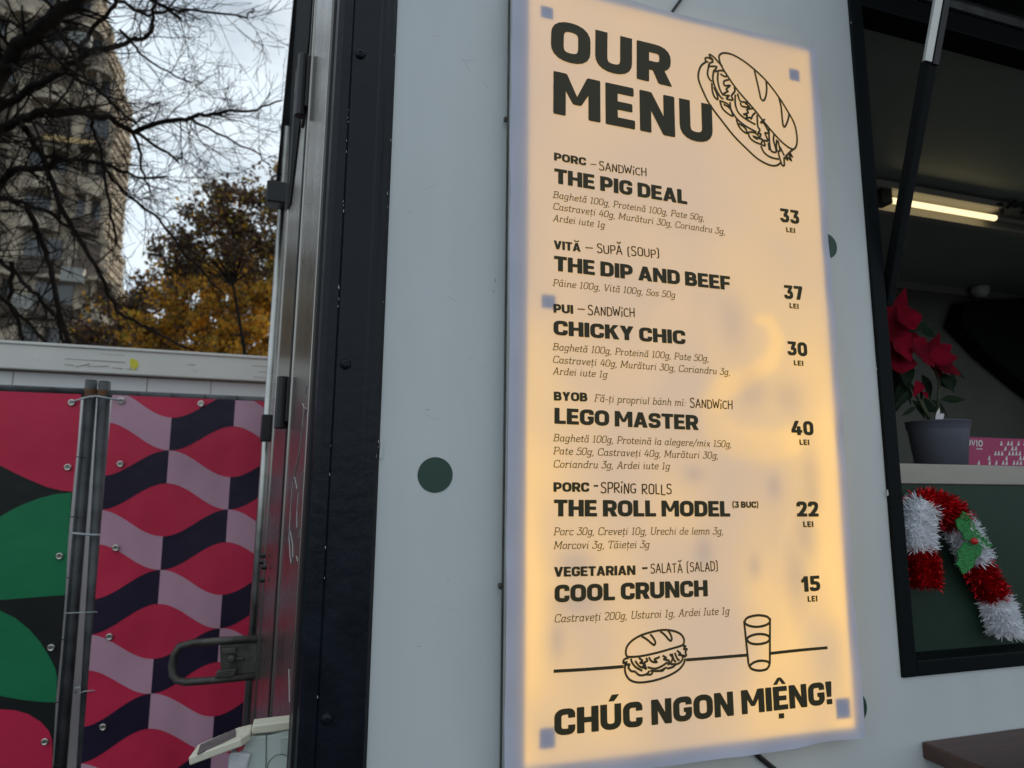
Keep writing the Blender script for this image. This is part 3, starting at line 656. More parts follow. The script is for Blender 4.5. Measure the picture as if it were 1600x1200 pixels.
    if c == 'S': return .54, s((.48,.72),(.48,top),(.06,top),(.06,.54),(.50,.48),(.50,b0),(.04,b0),(.04,.27), r=.17)
    if c == 'F': return .60, s((.12,0),(.12,1))+s((.0,top),(.58,top),(.58,.78), r=.02)+s((.12,.52),(.42,.52))+sf(.12,b0,.12,.12)
    if c == 'U': return .70, s((.12,1),(.12,b0),(.60,b0),(.60,1), r=.24)+sf(.12,top,.12,.11)+sf(.60,top,.11,.11)
    if c == 'T': return .62, s((.31,0),(.31,1))+s((.02,.76),(.02,top),(.60,top),(.60,.76), r=.02)+sf(.31,b0,.12,.12)
    if c == 'I': return .30, s((.14,0),(.14,1))+sf(.14,b0,.12,.12)+sf(.14,top,.12,.12)
    if c == '0': return .56, cl((.05,b0),(.50,b0),(.50,top),(.05,top), r=.28)
    if c == '1': return .40, s((.05,.86),(.2,top),(.22,0), r=.02)+sf(.21,b0,.12,.12)
    if c == '2': return .52, s((.06,.76),(.06,top),(.46,top),(.46,.58),(.04,b0),(.50,b0), r=.18)
    if c == '3': return .52, s((.06,top),(.46,top),(.2,.58), r=.02)+s((.2,.58),(.48,.58),(.48,b0),(.04,b0),(.04,.24), r=.2)
    if c == '4': return .56, s((.42,0),(.42,.72))+s((.30,1),(.04,.28),(.54,.28), r=.02)
    if c == '5': return .52, s((.46,top),(.10,top),(.08,.56),(.48,.60),(.48,b0),(.04,b0),(.04,.22), r=.12)
    if c == ',': return .18, s((.10,.06),(.08,-.06),(.02,-.16), r=.04)+ribbon([(.09,0),(.09,.1)], .09)
    if c == ':': return .2, ribbon([(.09,0),(.09,.1)], .1)+ribbon([(.09,.5),(.09,.6)], .1)
    if c == '/': return .4, s((.0,-.15),(.4,1.05))
    if c == '-': return .34, s((.02,.34),(.32,.34))
    return .27, []
INK_Y = .0008
def onsheet(p, k=0):
    return Vector((p.x, 1.0+wave(p.x, p.z)-INK_Y-k, p.z))
def text(mb, st, font, a, b, cap, gap=.08, shear=0, jit=0):
    A, B = at(*a, 1.0), at(*b, 1.0); A2 = at(a[0], a[1]-cap, 1.0)
    ch = A2.z-A.z; ex = (B-A); Lg = ex.length; ex.normalize(); ez = Vector((-ex.z, 0, ex.x))
    pen = 0; out = []
    rg = random.Random(st)
    for c in st:
        wd, fs = font(c); dy = rg.uniform(-jit, jit); sc = 1+rg.uniform(-jit, jit)
        for q, f in enumerate(fs): out.append((q, [(pen+x+shear*(y-.0), y*sc+dy) for x, y in f]))
        pen += wd+gap
    W = pen-gap; s = Lg/W
    for q, f in out:
        mb.face([onsheet(A+ex*(x*s)+ez*(y*ch), (q % 60)*1.5e-6) for x, y in f])
def zA(x, y): return (780+x*.325, y*.325)
def zB(x, y): return (840+x*.2875, 220+y*.2875)
def zC(x, y): return (840+x*.2875, 460+y*.2875)
def zD(x, y): return (840+x*.2875, 700+y*.2875)
def zE(x, y): return (780+x*.36875, 860+y*.36875)
k4 = .2875
def part(name, rows, font, m, gap=.08, shear=0, jit=0):
    for r in rows:
        mb = MB(); text(mb, *([r[0], font]+list(r[1:4])+[r[4] if len(r) > 4 else gap, shear, jit])); mb.build(name, m, sheet, fix=False)
part('menu_title', [('OUR', zA(246,282), zA(825,418), 63.5, .09), ('MENU', zA(258,548), zA(1027,697), 67, .10)], bold, M_ink)
G = .04
part('dish_category', [
 ('PORC', zB(87,109), zB(262,138), 12.5), ('VITĂ', zB(85,590), zB(232,606), 13.5), ('PUI', zB(85,935), zB(192,942), 13.8),
 ('BYOB', zC(87,577), zC(270,583), 14), ('PORC', zC(85,1073), zC(280,1073), 15), ('VEGETARIAN', zD(87,700), zD(530,689), 15.5),
 ('_', zB(258,603), zB(300,606), 14), ('_', zB(215,936), zB(256,938), 14), ('-', zC(303,1064), zC(328,1064), 15), ('-', zD(567,680), zD(597,678), 17), ('_', zB(284,145), zB(318,148), 11)], bold, M_ink, G)
part('dish_name', [
 ('THE PIG DEAL', zB(88,233), zB(812,348), 23.5), ('THE DIP AND BEEF', zB(87,708), zB(1045,814), 23.5), ('CHICKY CHIC', zC(85,221), zC(803,273), 23),
 ('LEGO MASTER', zC(90,703), zC(873,738), 25), ('THE ROLL MODEL', zD(87,372), zD(1047,373), 26.5), ('COOL CRUNCH', zD(90,839), zD(925,806), 27.5), ('(3 BUC)', zD(1058,325), zD(1200,325), 10)], bold, M_ink, G)
part('price', [
 ('33', zB(1318,442), zB(1422,456), 21.5), ('37', zB(1338,860), zB(1440,868), 21.5), ('30', zC(1355,332), zC(1463,339), 22), ('40', zC(1377,765), zC(1497,767), 22.5),
 ('22', zD(1408,373), zD(1525,373), 24), ('15', zD(1433,783), zD(1537,776), 24.5)], bold, M_ink, .07)
part('price_unit', [
 ('LEI', zB(1349,497), zB(1398,503), 7.6), ('LEI', zB(1365,910), zB(1415,916), 8), ('LEI', zC(1388,386), zC(1440,390), 8), ('LEI', zC(1420,818), zC(1473,819), 8.4),
 ('LEI', zD(1442,430), zD(1497,429), 9), ('LEI', zD(1467,836), zD(1520,833), 9.2)], bold, M_ink, .12)
part('closing_line', [('CHÚC NGON MIỆNG!', zE(232,786), zE(1412,650), 41.5)], bold, M_ink, .055)
part('ingredient_text', [
 ('Baghetă 100g, Proteină 100g, Pate 50g,', zB(80,312), zB(903,438), 10.8), ('Castraveți 40g, Murături 30g, Coriandru 3g,', zB(80,375), zB(1016,512), 10.8), ('Ardei iute 1g', zB(80,439), zB(362,477), 10.8),
 ('Pâine 100g, Vită 100g, Sos 50g', zB(80,790), zB(745,856), 11),
 ('Baghetă 100g, Proteină 100g, Pate 50g,', zC(80,303), zC(928,367), 11.4), ('Castraveți 40g, Murături 30g, Coriandru 3g,', zC(80,372), zC(1043,440), 11.4), ('Ardei iute 1g', zC(80,435), zC(376,454), 11.4),
 ('Fă-ți propriul bánh mì:', zC(306,583), zC(803,608), 11.6),
 ('Baghetă 100g, Proteină la alegere/mix 150g,', zC(83,798), zC(1053,832), 11.8), ('Pate 50g, Castraveți 40g, Murături 30g,', zC(83,869), zC(981,894), 11.9), ('Coriandru 3g, Ardei iute 1g', zC(83,941), zC(717,952), 12),
 ('Porc 30g, Creveți 10g, Urechi de lemn 3g,', zD(85,474), zD(1008,470), 12.4), ('Morcovi 3g, Tăieței 3g', zD(85,549), zD(605,543), 12.4),
 ('Castraveți 200g, Usturoi 1g, Ardei Iute 1g', zD(88,948), zD(1041,904), 13)], serif, M_ink, .07, .16)
part('handwriting', [
 ('SANDWiCH', zB(333,158), zB(590,196), 13), ('SUPĂ (SOUP)', zB(322,612), zB(660,638), 13.8), ('SANDWiCH', zB(272,945), zB(525,961), 14.5),
 ('SANDWiCH', zC(828,612), zC(1057,626), 14), ('SPRiNG ROLLS', zC(342,1080), zC(728,1088), 16.5), ('SALATĂ (SALAD)', zD(613,682), zD(980,667), 15)], hand, M_pen, .11, 0, .06)
# line drawings
def draw(mb, lines, f, w, r=.0, closed=False):
    for q, ln in enumerate(lines):
        cl = ln[-1] == 'z'
        if cl: ln = ln[:-1]
        P = [at(*f(*p), 1.0) for p in ln]
        p2 = [(p.x, p.z) for p in P]
        p2 = smooth2(p2, cl)
        for fc in ribbon(p2, w, cl):
            mb.face([onsheet(Vector((x, 0, z)), (q % 60)*1.5e-6) for x, z in fc])
def smooth2(p, cl, n=5):
    out = []; m_ = len(p)
    if m_ == 2: return p
    rngi = range(m_ if cl else m_-1)
    for i in rngi:
        p0 = p[(i-1) % m_] if (cl or i > 0) else p[0]; p1 = p[i]; p2 = p[(i+1) % m_]; p3 = p[(i+2) % m_] if (cl or i+2 < m_) else p[-1]
        for k in range(n):
            t = k/n
            out.append(tuple(.5*((2*p1[j])+(-p0[j]+p2[j])*t+(2*p0[j]-5*p1[j]+4*p2[j]-p3[j])*t*t+(-p0[j]+3*p1[j]-3*p2[j]+p3[j])*t**3) for j in (0, 1)))
    if not cl: out.append(p[-1])
    return out
def zS(x, y): return (1080+x/6, 70+y/6)
mb = MB()
draw(mb, [
 [(262,150),(260,105),(300,80),(380,95),(480,150),(590,235),(700,340),(810,480),(900,620),(965,740),(990,860),(985,945),(955,980),(900,955),(820,885),(700,750),(580,600),(440,440),(340,300),(285,210),'z'],
 [(135,165),(90,200),(65,270),(70,340),(110,440),(170,560),(280,710),(400,860),(520,980),(620,1070),(720,1125),(790,1135),(835,1110)],
 [(590,245),(610,330),(635,440),(650,505),(675,525),(695,490),(705,420),(700,345)],
 [(820,500),(840,580),(850,680),(860,755),(875,770),(895,735),(912,680),(915,640)],
 [(160,170),(130,150),(135,125),(170,130),(205,155)], [(205,150),(170,110),(175,95),(215,125),(255,170),(290,205)], [(205,160),(175,175),(160,205),(195,205),(235,210),(215,245)],
 [(160,210),(150,270),(165,320),(195,350)], [(210,240),(200,320),(225,410),(270,490),(300,510)], [(250,260),(245,330),(265,420),(300,480)], [(215,255),(290,245),(330,280)], [(270,275),(310,300),(345,295)],
 [(350,330),(305,345),(310,385),(360,385),(325,420),(340,440),(305,460),(320,480),(350,480),(330,510),(385,520),(375,480),(405,440),(400,400)],
 [(190,360),(195,430),(215,490),(245,515),(240,470),(210,400)], [(265,520),(285,590),(330,640),(385,670),(360,600),(300,560)], [(275,530),(340,560),(350,600)],
 [(360,540),(370,610),(420,690),(500,760),(610,820)], [(410,470),(410,560),(440,640),(510,700),(600,750)], [(430,460),(455,530),(500,540)], [(455,545),(475,580),(540,585),(500,545),(540,550)],
 [(580,600),(520,610),(530,640),(490,655),(520,665),(515,690),(550,685),(560,695),(575,660),(600,640)],
 [(420,700),(440,760),(480,810),(520,830),(500,780),(440,740)], [(530,815),(545,870),(590,910),(650,935)], [(540,820),(600,830),(640,880),(580,860),(620,890)],
 [(615,660),(620,760),(640,800),(625,830),(650,840),(640,880),(665,890),(655,935),(690,945),(680,900),(715,900),(690,830),(725,830),(680,740),(650,730),(690,700)],
 [(650,950),(680,1010),(740,1055),(820,1075)], [(725,790),(730,900),(740,980),(760,1005),(795,1000),(770,900),(775,840)], [(720,920),(730,990)], [(800,890),(795,960),(805,1000)],
 [(810,900),(830,990),(815,1010),(845,1120),(870,1130),(870,1060),(900,1080),(895,1050),(935,1085),(915,1030),(945,1050),(925,1010),(945,990),(960,980)], [(830,960),(870,1040)], [(880,1050),(930,1000)],
], zS, .0043)
o1 = mb.build('sandwich_drawing', M_ink, sheet, fix=False)
def zL(x, y): return (960+x*.225, 970+y*.225)
mb = MB()
draw(mb, [
 [(85,245),(75,215),(85,175),(120,135),(180,100),(260,75),(340,62),(410,70),(455,90),(478,120),(480,150),(465,170),(400,190),(300,218),(200,240),(130,248),'z'],
 [(70,300),(70,350),(90,395),(130,420),(190,425),(280,410),(370,380),(440,340),(475,300),(490,260)],
 [(185,105),(225,130),(260,160),(275,165),(280,145),(265,115),(245,92)], [(315,72),(345,95),(375,130),(390,137),(395,120),(385,90),(370,68)],
 [(95,255),(65,265),(58,290),(80,285),(70,305),(100,300),(90,325)], [(90,320),(110,345),(140,350)], [(110,260),(120,290),(145,320),(190,345)], [(140,275),(165,310),(195,325)],
 [(165,255),(190,275),(175,290),(205,295),(195,315),(215,330),(205,290),(225,275),(215,255)], [(140,350),(170,375),(215,370),(240,345)], [(215,370),(250,370),(265,345)], [(225,320),(280,330),(330,310),(365,285)], [(245,345),(310,345),(360,320)],
 [(235,250),(255,280),(290,285),(275,265),(300,255),(310,245)], [(290,345),(330,345),(345,325)], [(330,240),(355,255),(340,265),(375,275),(370,300),(390,285),(400,255),(380,230)], [(395,225),(410,270),(425,285)], [(415,220),(435,265),(450,270)],
 [(360,330),(400,320),(420,300),(385,300)], [(410,305),(450,290),(475,260)], [(430,205),(455,225),(445,235),(480,240),(470,250),(495,240),(490,215),(500,195),(480,195),(490,175),(470,172)],
], zL, .0036)
mb2 = MB()
draw(mb2, [[(900,0),(930,300)], [(1080,-20),(1078,300)], [(905,10),(930,32),(985,42),(1045,32),(1078,10),(1075,-15),(1050,-32),(990,-38),(925,-22),'z'], [(920,128),(945,155),(1000,162),(1060,148),(1078,120),(1055,98),(1000,92),(945,105),'z'], [(930,300),(950,332),(1000,345),(1055,335),(1078,300)], [(940,310),(965,290),(1010,277),(1060,282),(1078,300)]], zL, .0042)
mb.build('sandwich_drawing', M_ink, sheet, fix=False); mb2.build('glass_drawing', M_ink, sheet, fix=False); mb2 = MB()
for ln in ([(-425,348),(-200,335),(60,315)], [(495,270),(700,255),(918,238)], [(1082,226),(1280,204),(1478,186)]):
    mb2 = MB(); draw(mb2, [ln], zL, .0050); mb2.build('ruled_line', M_ink, sheet, fix=False)

# black power cord behind the sign
pts = [at(1085, -60, 1.024), at(1069, -8, 1.024), at(1052, 16, 1.024), at(1030, 60, 1.0265), at(1040, 300, 1.0265), at(1100, 800, 1.0265)]
q = [at(1160, 1150, 1.024), at(1186, 1182, 1.024), at(1215, 1206, 1.024), at(1240, 1260, 1.02), at(1250, 1400, 1.02)]
cord = MB(); cord.tube([(p.x, 1.0255, p.z) for p in pts+q], [.0028]*5+[.004]+[.0048]*5, 8)
co_ = cord.build('power_cord', M_cord, smooth=True); tag(co_, 'thin black power cord coming out from behind the lit menu sheet', 'cord')

# ------------------------------------------------------------------ POINSETTIA
pc = at(1467, 690, 1.18); pz = CT+.0005
rt = (at(1512, 654, 1.18).x-at(1418, 654, 1.18).x)/2*.70
ph = at(1465, 655, 1.13).z-CT
pot = empty('poinsettia_plant', (pc.x, 1.18, pz), 'red poinsettia in a slate grey plastic pot on the steel counter', 'potted plant')
mb = MB(); mb.lathe((pc.x, 1.18, pz), [(rt*.80, 0), (rt*.95, ph*.80), (rt*.955, ph*.81), (rt*.985, ph*.83), (rt*1.0, ph*.975), (rt*1.02, ph*.98), (rt*1.02, ph), (rt*.96, ph), (rt*.95, ph*.86), (.001, ph*.86)], 40); mb.build('pot', M_pot, pot, smooth=True)
mb = MB(); mb.lathe((pc.x, 1.18, pz), [(rt*.94, ph*.861), (rt*.5, ph*.885), (.001, ph*.89)], 20); mb.build('soil', mat('potting_soil', (.03, .022, .016), .95, bump=.8, bscale=200), pot)
PY = 1.18
def pp(px, py, dy=0): return at(px, py, PY+dy)
def leaf(mb, base, tip, wd, nrm, curl=.12, lob=0):
    base, tip = Vector(base), Vector(tip); ax = tip-base; ln = ax.length; sd = ax.cross(Vector(nrm)).normalized(); up = sd.cross(ax).normalized()
    n = 9; rows = []
    for i in range(n+1):
        t = i/n; ww = wd*1.12*math.sin(math.pi*t**.8)**1.15*(1-.2*t)+.0004
        if lob: ww *= 1+.16*math.sin(t*8)
        c = base+ax*t+up*(-curl*ln*(t*t)); rows.append([c-sd*ww+up*ww*.25, c-sd*ww*.5+up*ww*.06, c, c+sd*ww*.5+up*ww*.06, c+sd*ww+up*ww*.25])
    mb.loft(rows, cap=False, closed=False)
for (b, t, wd, dy, cu) in [((1385,555),(1407,452),.030,0,-.08),((1402,500),(1442,492),.026,-.02,.05),((1375,560),(1438,565),.03,-.05,.1),((1420,530),(1456,568),.028,-.05,.12),((1395,530),(1428,563),.030,-.06,.1),((1398,530),(1350,505),.03,0,.1),((1400,530),(1380,450),.02,.04,.0),
  ((1450,560),(1490,537),.018,.02,.1),((1455,565),(1508,582),.020,.0,.15),((1450,560),(1500,556),.018,-.02,.1),((1430,600),(1446,606),.010,0,.1),((1437,596),(1430,618),.009,-.02,.1),((1440,610),(1450,622),.008,.0,.1),((1400,540),(1425,520),.022,-.05,.1),((1395,545),(1420,592),.022,.02,.12),((1450,562),(1478,595),.016,.01,.15),((1448,556),(1470,520),.013,.04,.05),((1415,525),(1450,545),.018,.03,.1),((1385,520),(1415,478),.020,.03,.0),((1440,560),(1462,572),.014,-.03,.1)]:
    mb = MB(); a, c = pp(*b, dy), pp(*t, dy-.02 if cu > 0 else dy); leaf(mb, a, c, wd*1.35, (.1, -1, .35), cu, 1); mb.build('bract', M_bract, pot, smooth=True, fix=False)
for (b, t, wd, dy) in [((1405,560),(1424,608),.03,0),((1420,605),(1400,625),.02,0),((1465,600),(1498,592),.022,.02),((1468,588),(1495,612),.022,.0),((1470,625),(1512,622),.010,-.02),((1430,630),(1472,640),.02,.03),((1420,612),(1398,640),.008,-.03),((1430,636),(1412,648),.005,-.02),((1408,520),(1455,500),.012,.02),((1440,520),(1466,524),.012,.0),((1395,575),(1395,620),.026,.03),((1480,575),(1512,590),.014,.03),((1400,580),(1430,632),.02,.05),((1440,585),(1458,625),.018,.05),((1470,560),(1500,600),.016,.06),((1412,600),(1392,655),.014,.04),((1430,510),(1462,515),.014,.05),((1425,625),(1450,655),.014,.03),((1455,625),(1485,650),.012,.04)]:
    mb = MB(); leaf(mb, pp(*b, dy), pp(*t, dy-.015), wd, (.1, -1, .4), .12); mb.build('leaf', M_pleaf, pot, smooth=True, fix=False)
mb = MB()
for ln in ([(1456,662),(1444,640),(1428,610),(1405,555)], [(1462,662),(1466,630),(1468,596),(1455,565)], [(1455,660),(1440,628),(1440,605)]):
    mb.tube([pp(*p) for p in ln], [.0045, .004, .0035, .002][:len(ln)], 6)
mb.build('stem', M_pstem, pot, smooth=True)
mb = MB(); leaf(mb, pp(1462,656,-.01), pp(1476,646,-.02), .008, (0,-1,.5)); leaf(mb, pp(1462,656,-.01), pp(1470,636,-.01), .004, (0,-1,.5)); mb.build('plant_tag', M_whiteprint, pot, fix=False)

# ------------------------------------------------------------------ MAGENTA BOX
BY = 1.215
a = at(1494, 682, BY); b = at(1690, 690, BY); bz1 = at(1550, 684, BY).z
bx = empty('tea_box', ((a.x+b.x)/2, BY, CT), 'magenta cardboard box printed with white tree shapes behind the flower pot', 'box')
mb = MB(); mb.box((a.x, BY, CT+.0005), (b.x, BY+.09, bz1)); mb.build('carton', M_mag, bx, bevel=.0012)
# white print on its front: OVIO and rows of small marks
mb = MB(); zt = lambda x, y: at(1220+x*.2375, 640+y*.2375, BY)
def flat(mb, pts): mb.face([Vector((p.x, BY-.0008, p.z)) for p in pts])
def ring2(mb, cx, cy, rx, ry, k=.55):
    n = 20
    for i in range(n):
        a0, a1 = 2*math.pi*i/n, 2*math.pi*(i+1)/n
        flat(mb, [zt(cx+rx*s_*math.cos(q), cy+ry*s_*math.sin(q)) for s_, q in ((1, a0), (1, a1), (k, a1), (k, a0))])
ring2(mb, 1234, 218, 15, 22); ring2(mb, 1312, 222, 15, 22)
flat(mb, [zt(1251,197), zt(1258,197), zt(1266,240), zt(1260,240)]); flat(mb, [zt(1279,199), zt(1272,199), zt(1261,240), zt(1267,240)]); flat(mb, [zt(1284,199), zt(1291,199), zt(1291,243), zt(1284,243)])
for i in range(6): flat(mb, [zt(1284+i*7,254), zt(1289+i*7,254), zt(1289+i*7,263), zt(1284+i*7,263)])
def fig(cx, cy):
    flat(mb, [zt(cx-8,cy+14), zt(cx+9,cy+14), zt(cx+9,cy+2), zt(cx-5,cy+2)]); flat(mb, [zt(cx-4,cy+1), zt(cx+8,cy+1), zt(cx+6,cy-14), zt(cx+2,cy-15)])
for cy, xs in ((222, (1447,1492,1515,1560,1600,1640,1662)), (255, (1474,1520,1543,1625,1650)), (287, (1408,1430,1452,1500,1523,1546,1569,1640,1662)), (318, (1367,1481,1572,1595,1618,1690)), (349, (1299,1370,1414,1459,1482,1530,1553,1576,1640,1663))):
    for x in xs: fig(x, cy)
mb.build('printed_marks', M_whiteprint, bx, fix=False)

# ------------------------------------------------------------------ TINSEL CANDY CANE
CY = 1.052
cane_px = [(1444,914),(1440,880),(1434,845),(1433,812),(1444,790),(1468,793),(1487,806),(1503,832),(1518,862),(1530,892),(1545,918),(1558,947),(1566,972),(1569,990)]
cp_ = [at(x, y, CY) for x, y in cane_px]
cp2 = smooth2([(p.x, p.z) for p in cp_], False, 8); cpl = [Vector((x, CY, z)) for x, z in cp2]
cane = empty('candy_cane_decoration', tuple(at(1569, 998, CY)), 'red and white tinsel candy cane with holly leaves hung on the green panel', 'decoration')
nP = len(cpl); bounds = [0, 13, 31, 51, 68, 84, nP-1]
# bounds tuned to photo: red | white | red | white | red | white
rng = random.Random(11)
def tins(i0, i1, m, nm, rad, cnt, wd):
    core = MB(); core.tube(cpl[i0:i1+1], rad*.72, 10)
    for k in range(cnt):
        t = rng.uniform(i0, i1-.001); i = int(t); c = cpl[i].lerp(cpl[min(i+1, nP-1)], t-i); tg = (cpl[min(i+1, nP-1)]-cpl[max(i-1, 0)]).normalized()
        n1 = Vector((0, 1, 0)); n2 = tg.cross(n1).normalized(); an = rng.uniform(0, 2*math.pi)
        o = n1*math.cos(an)+n2*math.sin(an); d = (o+tg*rng.uniform(-.9, .9)+Vector((rng.gauss(0, .25), rng.gauss(0, .25), rng.gauss(0, .25)))).normalized()
        s = d.cross(Vector((rng.gauss(0, 1), rng.gauss(0, 1), rng.gauss(0, 1)))).normalized()*wd*rng.uniform(.5, 1.1)
        p = c+o*rad*rng.uniform(.45, .74); l = rad*rng.uniform(.32, .66)
        q = p+d*l
        if q.y > 1.0745: continue
        core.face([p-s, p+s, p+d*l*.55+s+o*.001, p+d*l*.55-s+o*.001]); core.face([p+d*l*.55-s+o*.001, p+d*l*.55+s+o*.001, q+s*.2, q-s*.2])
    core.build(nm, m, cane, fix=False)
RAD = .0335
for i in range(6):
    tins(bounds[i], bounds[i+1], M_tinred if i % 2 == 0 else M_tinwhite, 'red_tinsel' if i % 2 == 0 else 'white_tinsel', RAD*(.92 if i in (0, 4) else 1.0), 3000 if i % 2 == 0 else 2200, .0011 if i % 2 == 0 else .0013)
def holly(pts, dy):
    mb = MB(); P = [at(1226+x*.2375, 640+y*.2375, CY-.030+dy) for x, y in pts]
    c = sum(P, Vector())/len(P); P = [c+(q-c)*1.18 for q in P]
    mb.prism(P, (0, .003, 0)); return mb.build('holly_leaf', M_holly, cane)
holly([(1140,735),(1165,720),(1180,685),(1210,700),(1225,735),(1245,750),(1248,785),(1275,805),(1262,835),(1262,860),(1225,855),(1185,840),(1180,810),(1155,785)], -.004)
holly([(1275,800),(1295,830),(1325,840),(1335,870),(1362,888),(1335,910),(1300,905),(1280,915),(1262,880),(1265,840)], -.001)
holly([(1190,885),(1225,890),(1275,900),(1285,930),(1278,960),(1250,985),(1240,1020),(1205,1050),(1180,1066),(1165,1035),(1145,1010),(1160,980),(1148,940),(1175,915)], -.006)
p = at(1226+1248*.2375, 640+866*.2375, CY-.045); mb = MB(); mb.sphere((p.x, p.y, p.z), .0068, 8); mb.build('berry', M_berry, cane, smooth=True)
mb = MB(); mb.prism([at(1220+x*.2375, 640+y*.2375, 1.07) for x, y in ((788,600),(800,580),(835,562),(890,556),(915,575),(860,590),(815,612),(800,640),(788,635))], (0, .004, 0)); mb.build('hanging_ribbon', M_ribbon, cane)

# ------------------------------------------------------------------ ELECTRIC BOX at the door
jb = empty('electric_box', tuple(at(420, 1250, 1.3)), 'pale plastic electric box with its cream lid open beside the black corner post', 'electric box')
def j(px, py, Y=1.10): return at(px, py, Y)
mb = MB(); outl = [(382,1157),(386,1151),(425,1148),(452,1140),(457,1150),(458,1300),(372,1300),(374,1240),(376,1172)]
mb.prism([j(*p) for p in outl], (0, .035, 0)); mb.build('body', M_greyp, jb, bevel=.003)
mb = MB(); mb.prism([j(394,1134,1.095), j(453,1127,1.095), j(455,1140,1.095), j(424,1145,1.095), j(393,1148,1.095)], (0, .03, 0)); mb.build('top_cap', M_cream, jb, bevel=.002)
mb = MB()
for k in range(8): mb.prism([j(438,1153+k*3.2,1.0995), j(455,1152+k*3.2,1.0995), j(455,1153.4+k*3.2,1.0995), j(438,1154.4+k*3.2,1.0995)], (0, -.0012, 0))
mb.build('vent_rib', M_greyp, jb)
mb = MB()
pcx = j(436, 1197, 1.0995); 
for i in range(28):
    a0 = 2*math.pi*i/28; a1 = 2*math.pi*(i+1)/28; rr = .0165
    mb.tube([(pcx.x+rr*math.cos(a0), 1.0992, pcx.z+rr*math.sin(a0)), (pcx.x+rr*math.cos(a1), 1.0992, pcx.z+rr*math.sin(a1))], .0007, 4, cap=False)
mb.tube([j(417,1140,1.0988), j(416,1152,1.0988), j(415,1230,1.0988)], .0008, 5)
mb.build('knockout', mat('seam_grey', (.2, .22, .2), .6), jb)
mb = MB(); lo = [j(294,1184,1.06), j(309,1163,1.10), j(372,1136,1.13), j(394,1131,1.13), j(391,1145,1.085), j(376,1154,1.065)]
mb.prism([lo[0], lo[1], lo[2], lo[3], lo[4], lo[5]], (.002, 0, -.011)); lid = mb.build('lid', M_cream, jb, bevel=.002)
nl = (lo[2]-lo[1]).cross(lo[0]-lo[1]).normalized(); nl = nl if nl.z > 0 else -nl
def inl(px, py): return hit(px, py, lo[1]+nl*.0015, nl)
mb = MB(); mb.prism([inl(308,1180), inl(313,1165), inl(368,1140), inl(369,1153)], nl*.0015); mb.build('smoked_window', M_smoke, jb)
mb = MB(); mb.prism([j(369,1168,1.085), j(372,1160,1.085), j(380,1156,1.085), j(381,1170,1.085), j(372,1176,1.085)], (0, .02, 0)); mb.build('red_socket', M_ribbon, jb)
mb = MB(); mb.prism([j(357,1180,1.09), j(364,1175,1.09), j(392,1178,1.09), j(384,1210,1.09), j(362,1250,1.09), j(354,1230,1.09)], (0, .03, 0)); mb.build('plug', mat('white_plug', (.66, .68, .70), .35, bump=.4, bscale=60), jb, bevel=.004)

# ------------------------------------------------------------------ FENCE AND BANNERS (fence leans a little)
LEAN = R(4.2)
FY = 2.70
bn = Vector((0, math.cos(LEAN), math.sin(LEAN))).normalized()
BP0 = Vector((0, FY, EYE))
def bp_(px, py, o=0): return hit(px, py, BP0-bn*o, bn)
ups = Vector((0, -math.sin(LEAN), math.cos(LEAN)))
gl_ = bp_(100, 900).copy()
def down(p, z=.03):
    t = (p.z-z)/ups.z; return p-ups*t
# right banner
b2 = empty('wave_banner', tuple(down(bp_(300, 1100))), 'banner of mauve, navy and red wave shapes on the fence beside the truck door', 'banner', None)
TLb, TRb, BLb = bp_(175, 617, .01), bp_(470, 632, .01), bp_(144, 1199, .01)
def wr(x, z): return .006*noise.noise((x*4, z*3, 1))+.004*noise.noise((x*11, z*1.5, 4))
Ux = Vector((1, 0, 0)); Wb = TRb.x-TLb.x
N0 = bp_(380.0/3.478*0+ (617/3.478), 580+115/3.478, .01)
def bz(y): return 580+y/3.478
B0 = bp_(175, bz(115), .01); B1 = bp_(920/3.478, bz(430), .01); B1b = bp_(890/3.478, bz(1080), .01); B2n = bp_(1240/3.478, bz(738), .01)
cw = (B2n.x-B1.x); Pd = (B1-B1b).dot(ups)
x0n = B1.x-cw                                   # phase: B0 column line; nodes of odd lines at B1 level
zN = B1.dot(ups)
hl = Pd*.222
mb = MB()
bot = (BP0-ups*(EYE/ups.z)).dot(ups)+.05
def sp2(x, v, o):       # point on banner from x and coordinate along ups
    base = BP0+ups*(v-BP0.dot(ups))-bn*(.01+o); return Vector((x, base.y, base.z))-bn*wr(x, v)
vt = TLb.dot(ups)
def strip(curve_hi, curve_lo, xa, xb, o, mi, n=16):
    mb.cur = mi
    for i in range(n):
        xs = [lerp(xa, xb, i/n), lerp(xa, xb, (i+1)/n)]
        his = [min(vt, curve_hi(x)) for x in xs]; los = [min(vt, curve_lo(x)) for x in xs]
        if max(his[0]-los[0], his[1]-los[1]) < 1e-5: continue
        m2 = max(1, int((his[0]-los[0])/.04))
        for q in range(m2):
            f = lambda k, j: lerp(los[k], his[k], j/m2)
            mb.face([sp2(xs[0], f(0,q), o), sp2(xs[1], f(1,q), o), sp2(xs[1], f(1,q+1), o), sp2(xs[0], f(0,q+1), o)])
xL, xR = TLb.x, TRb.x+.12
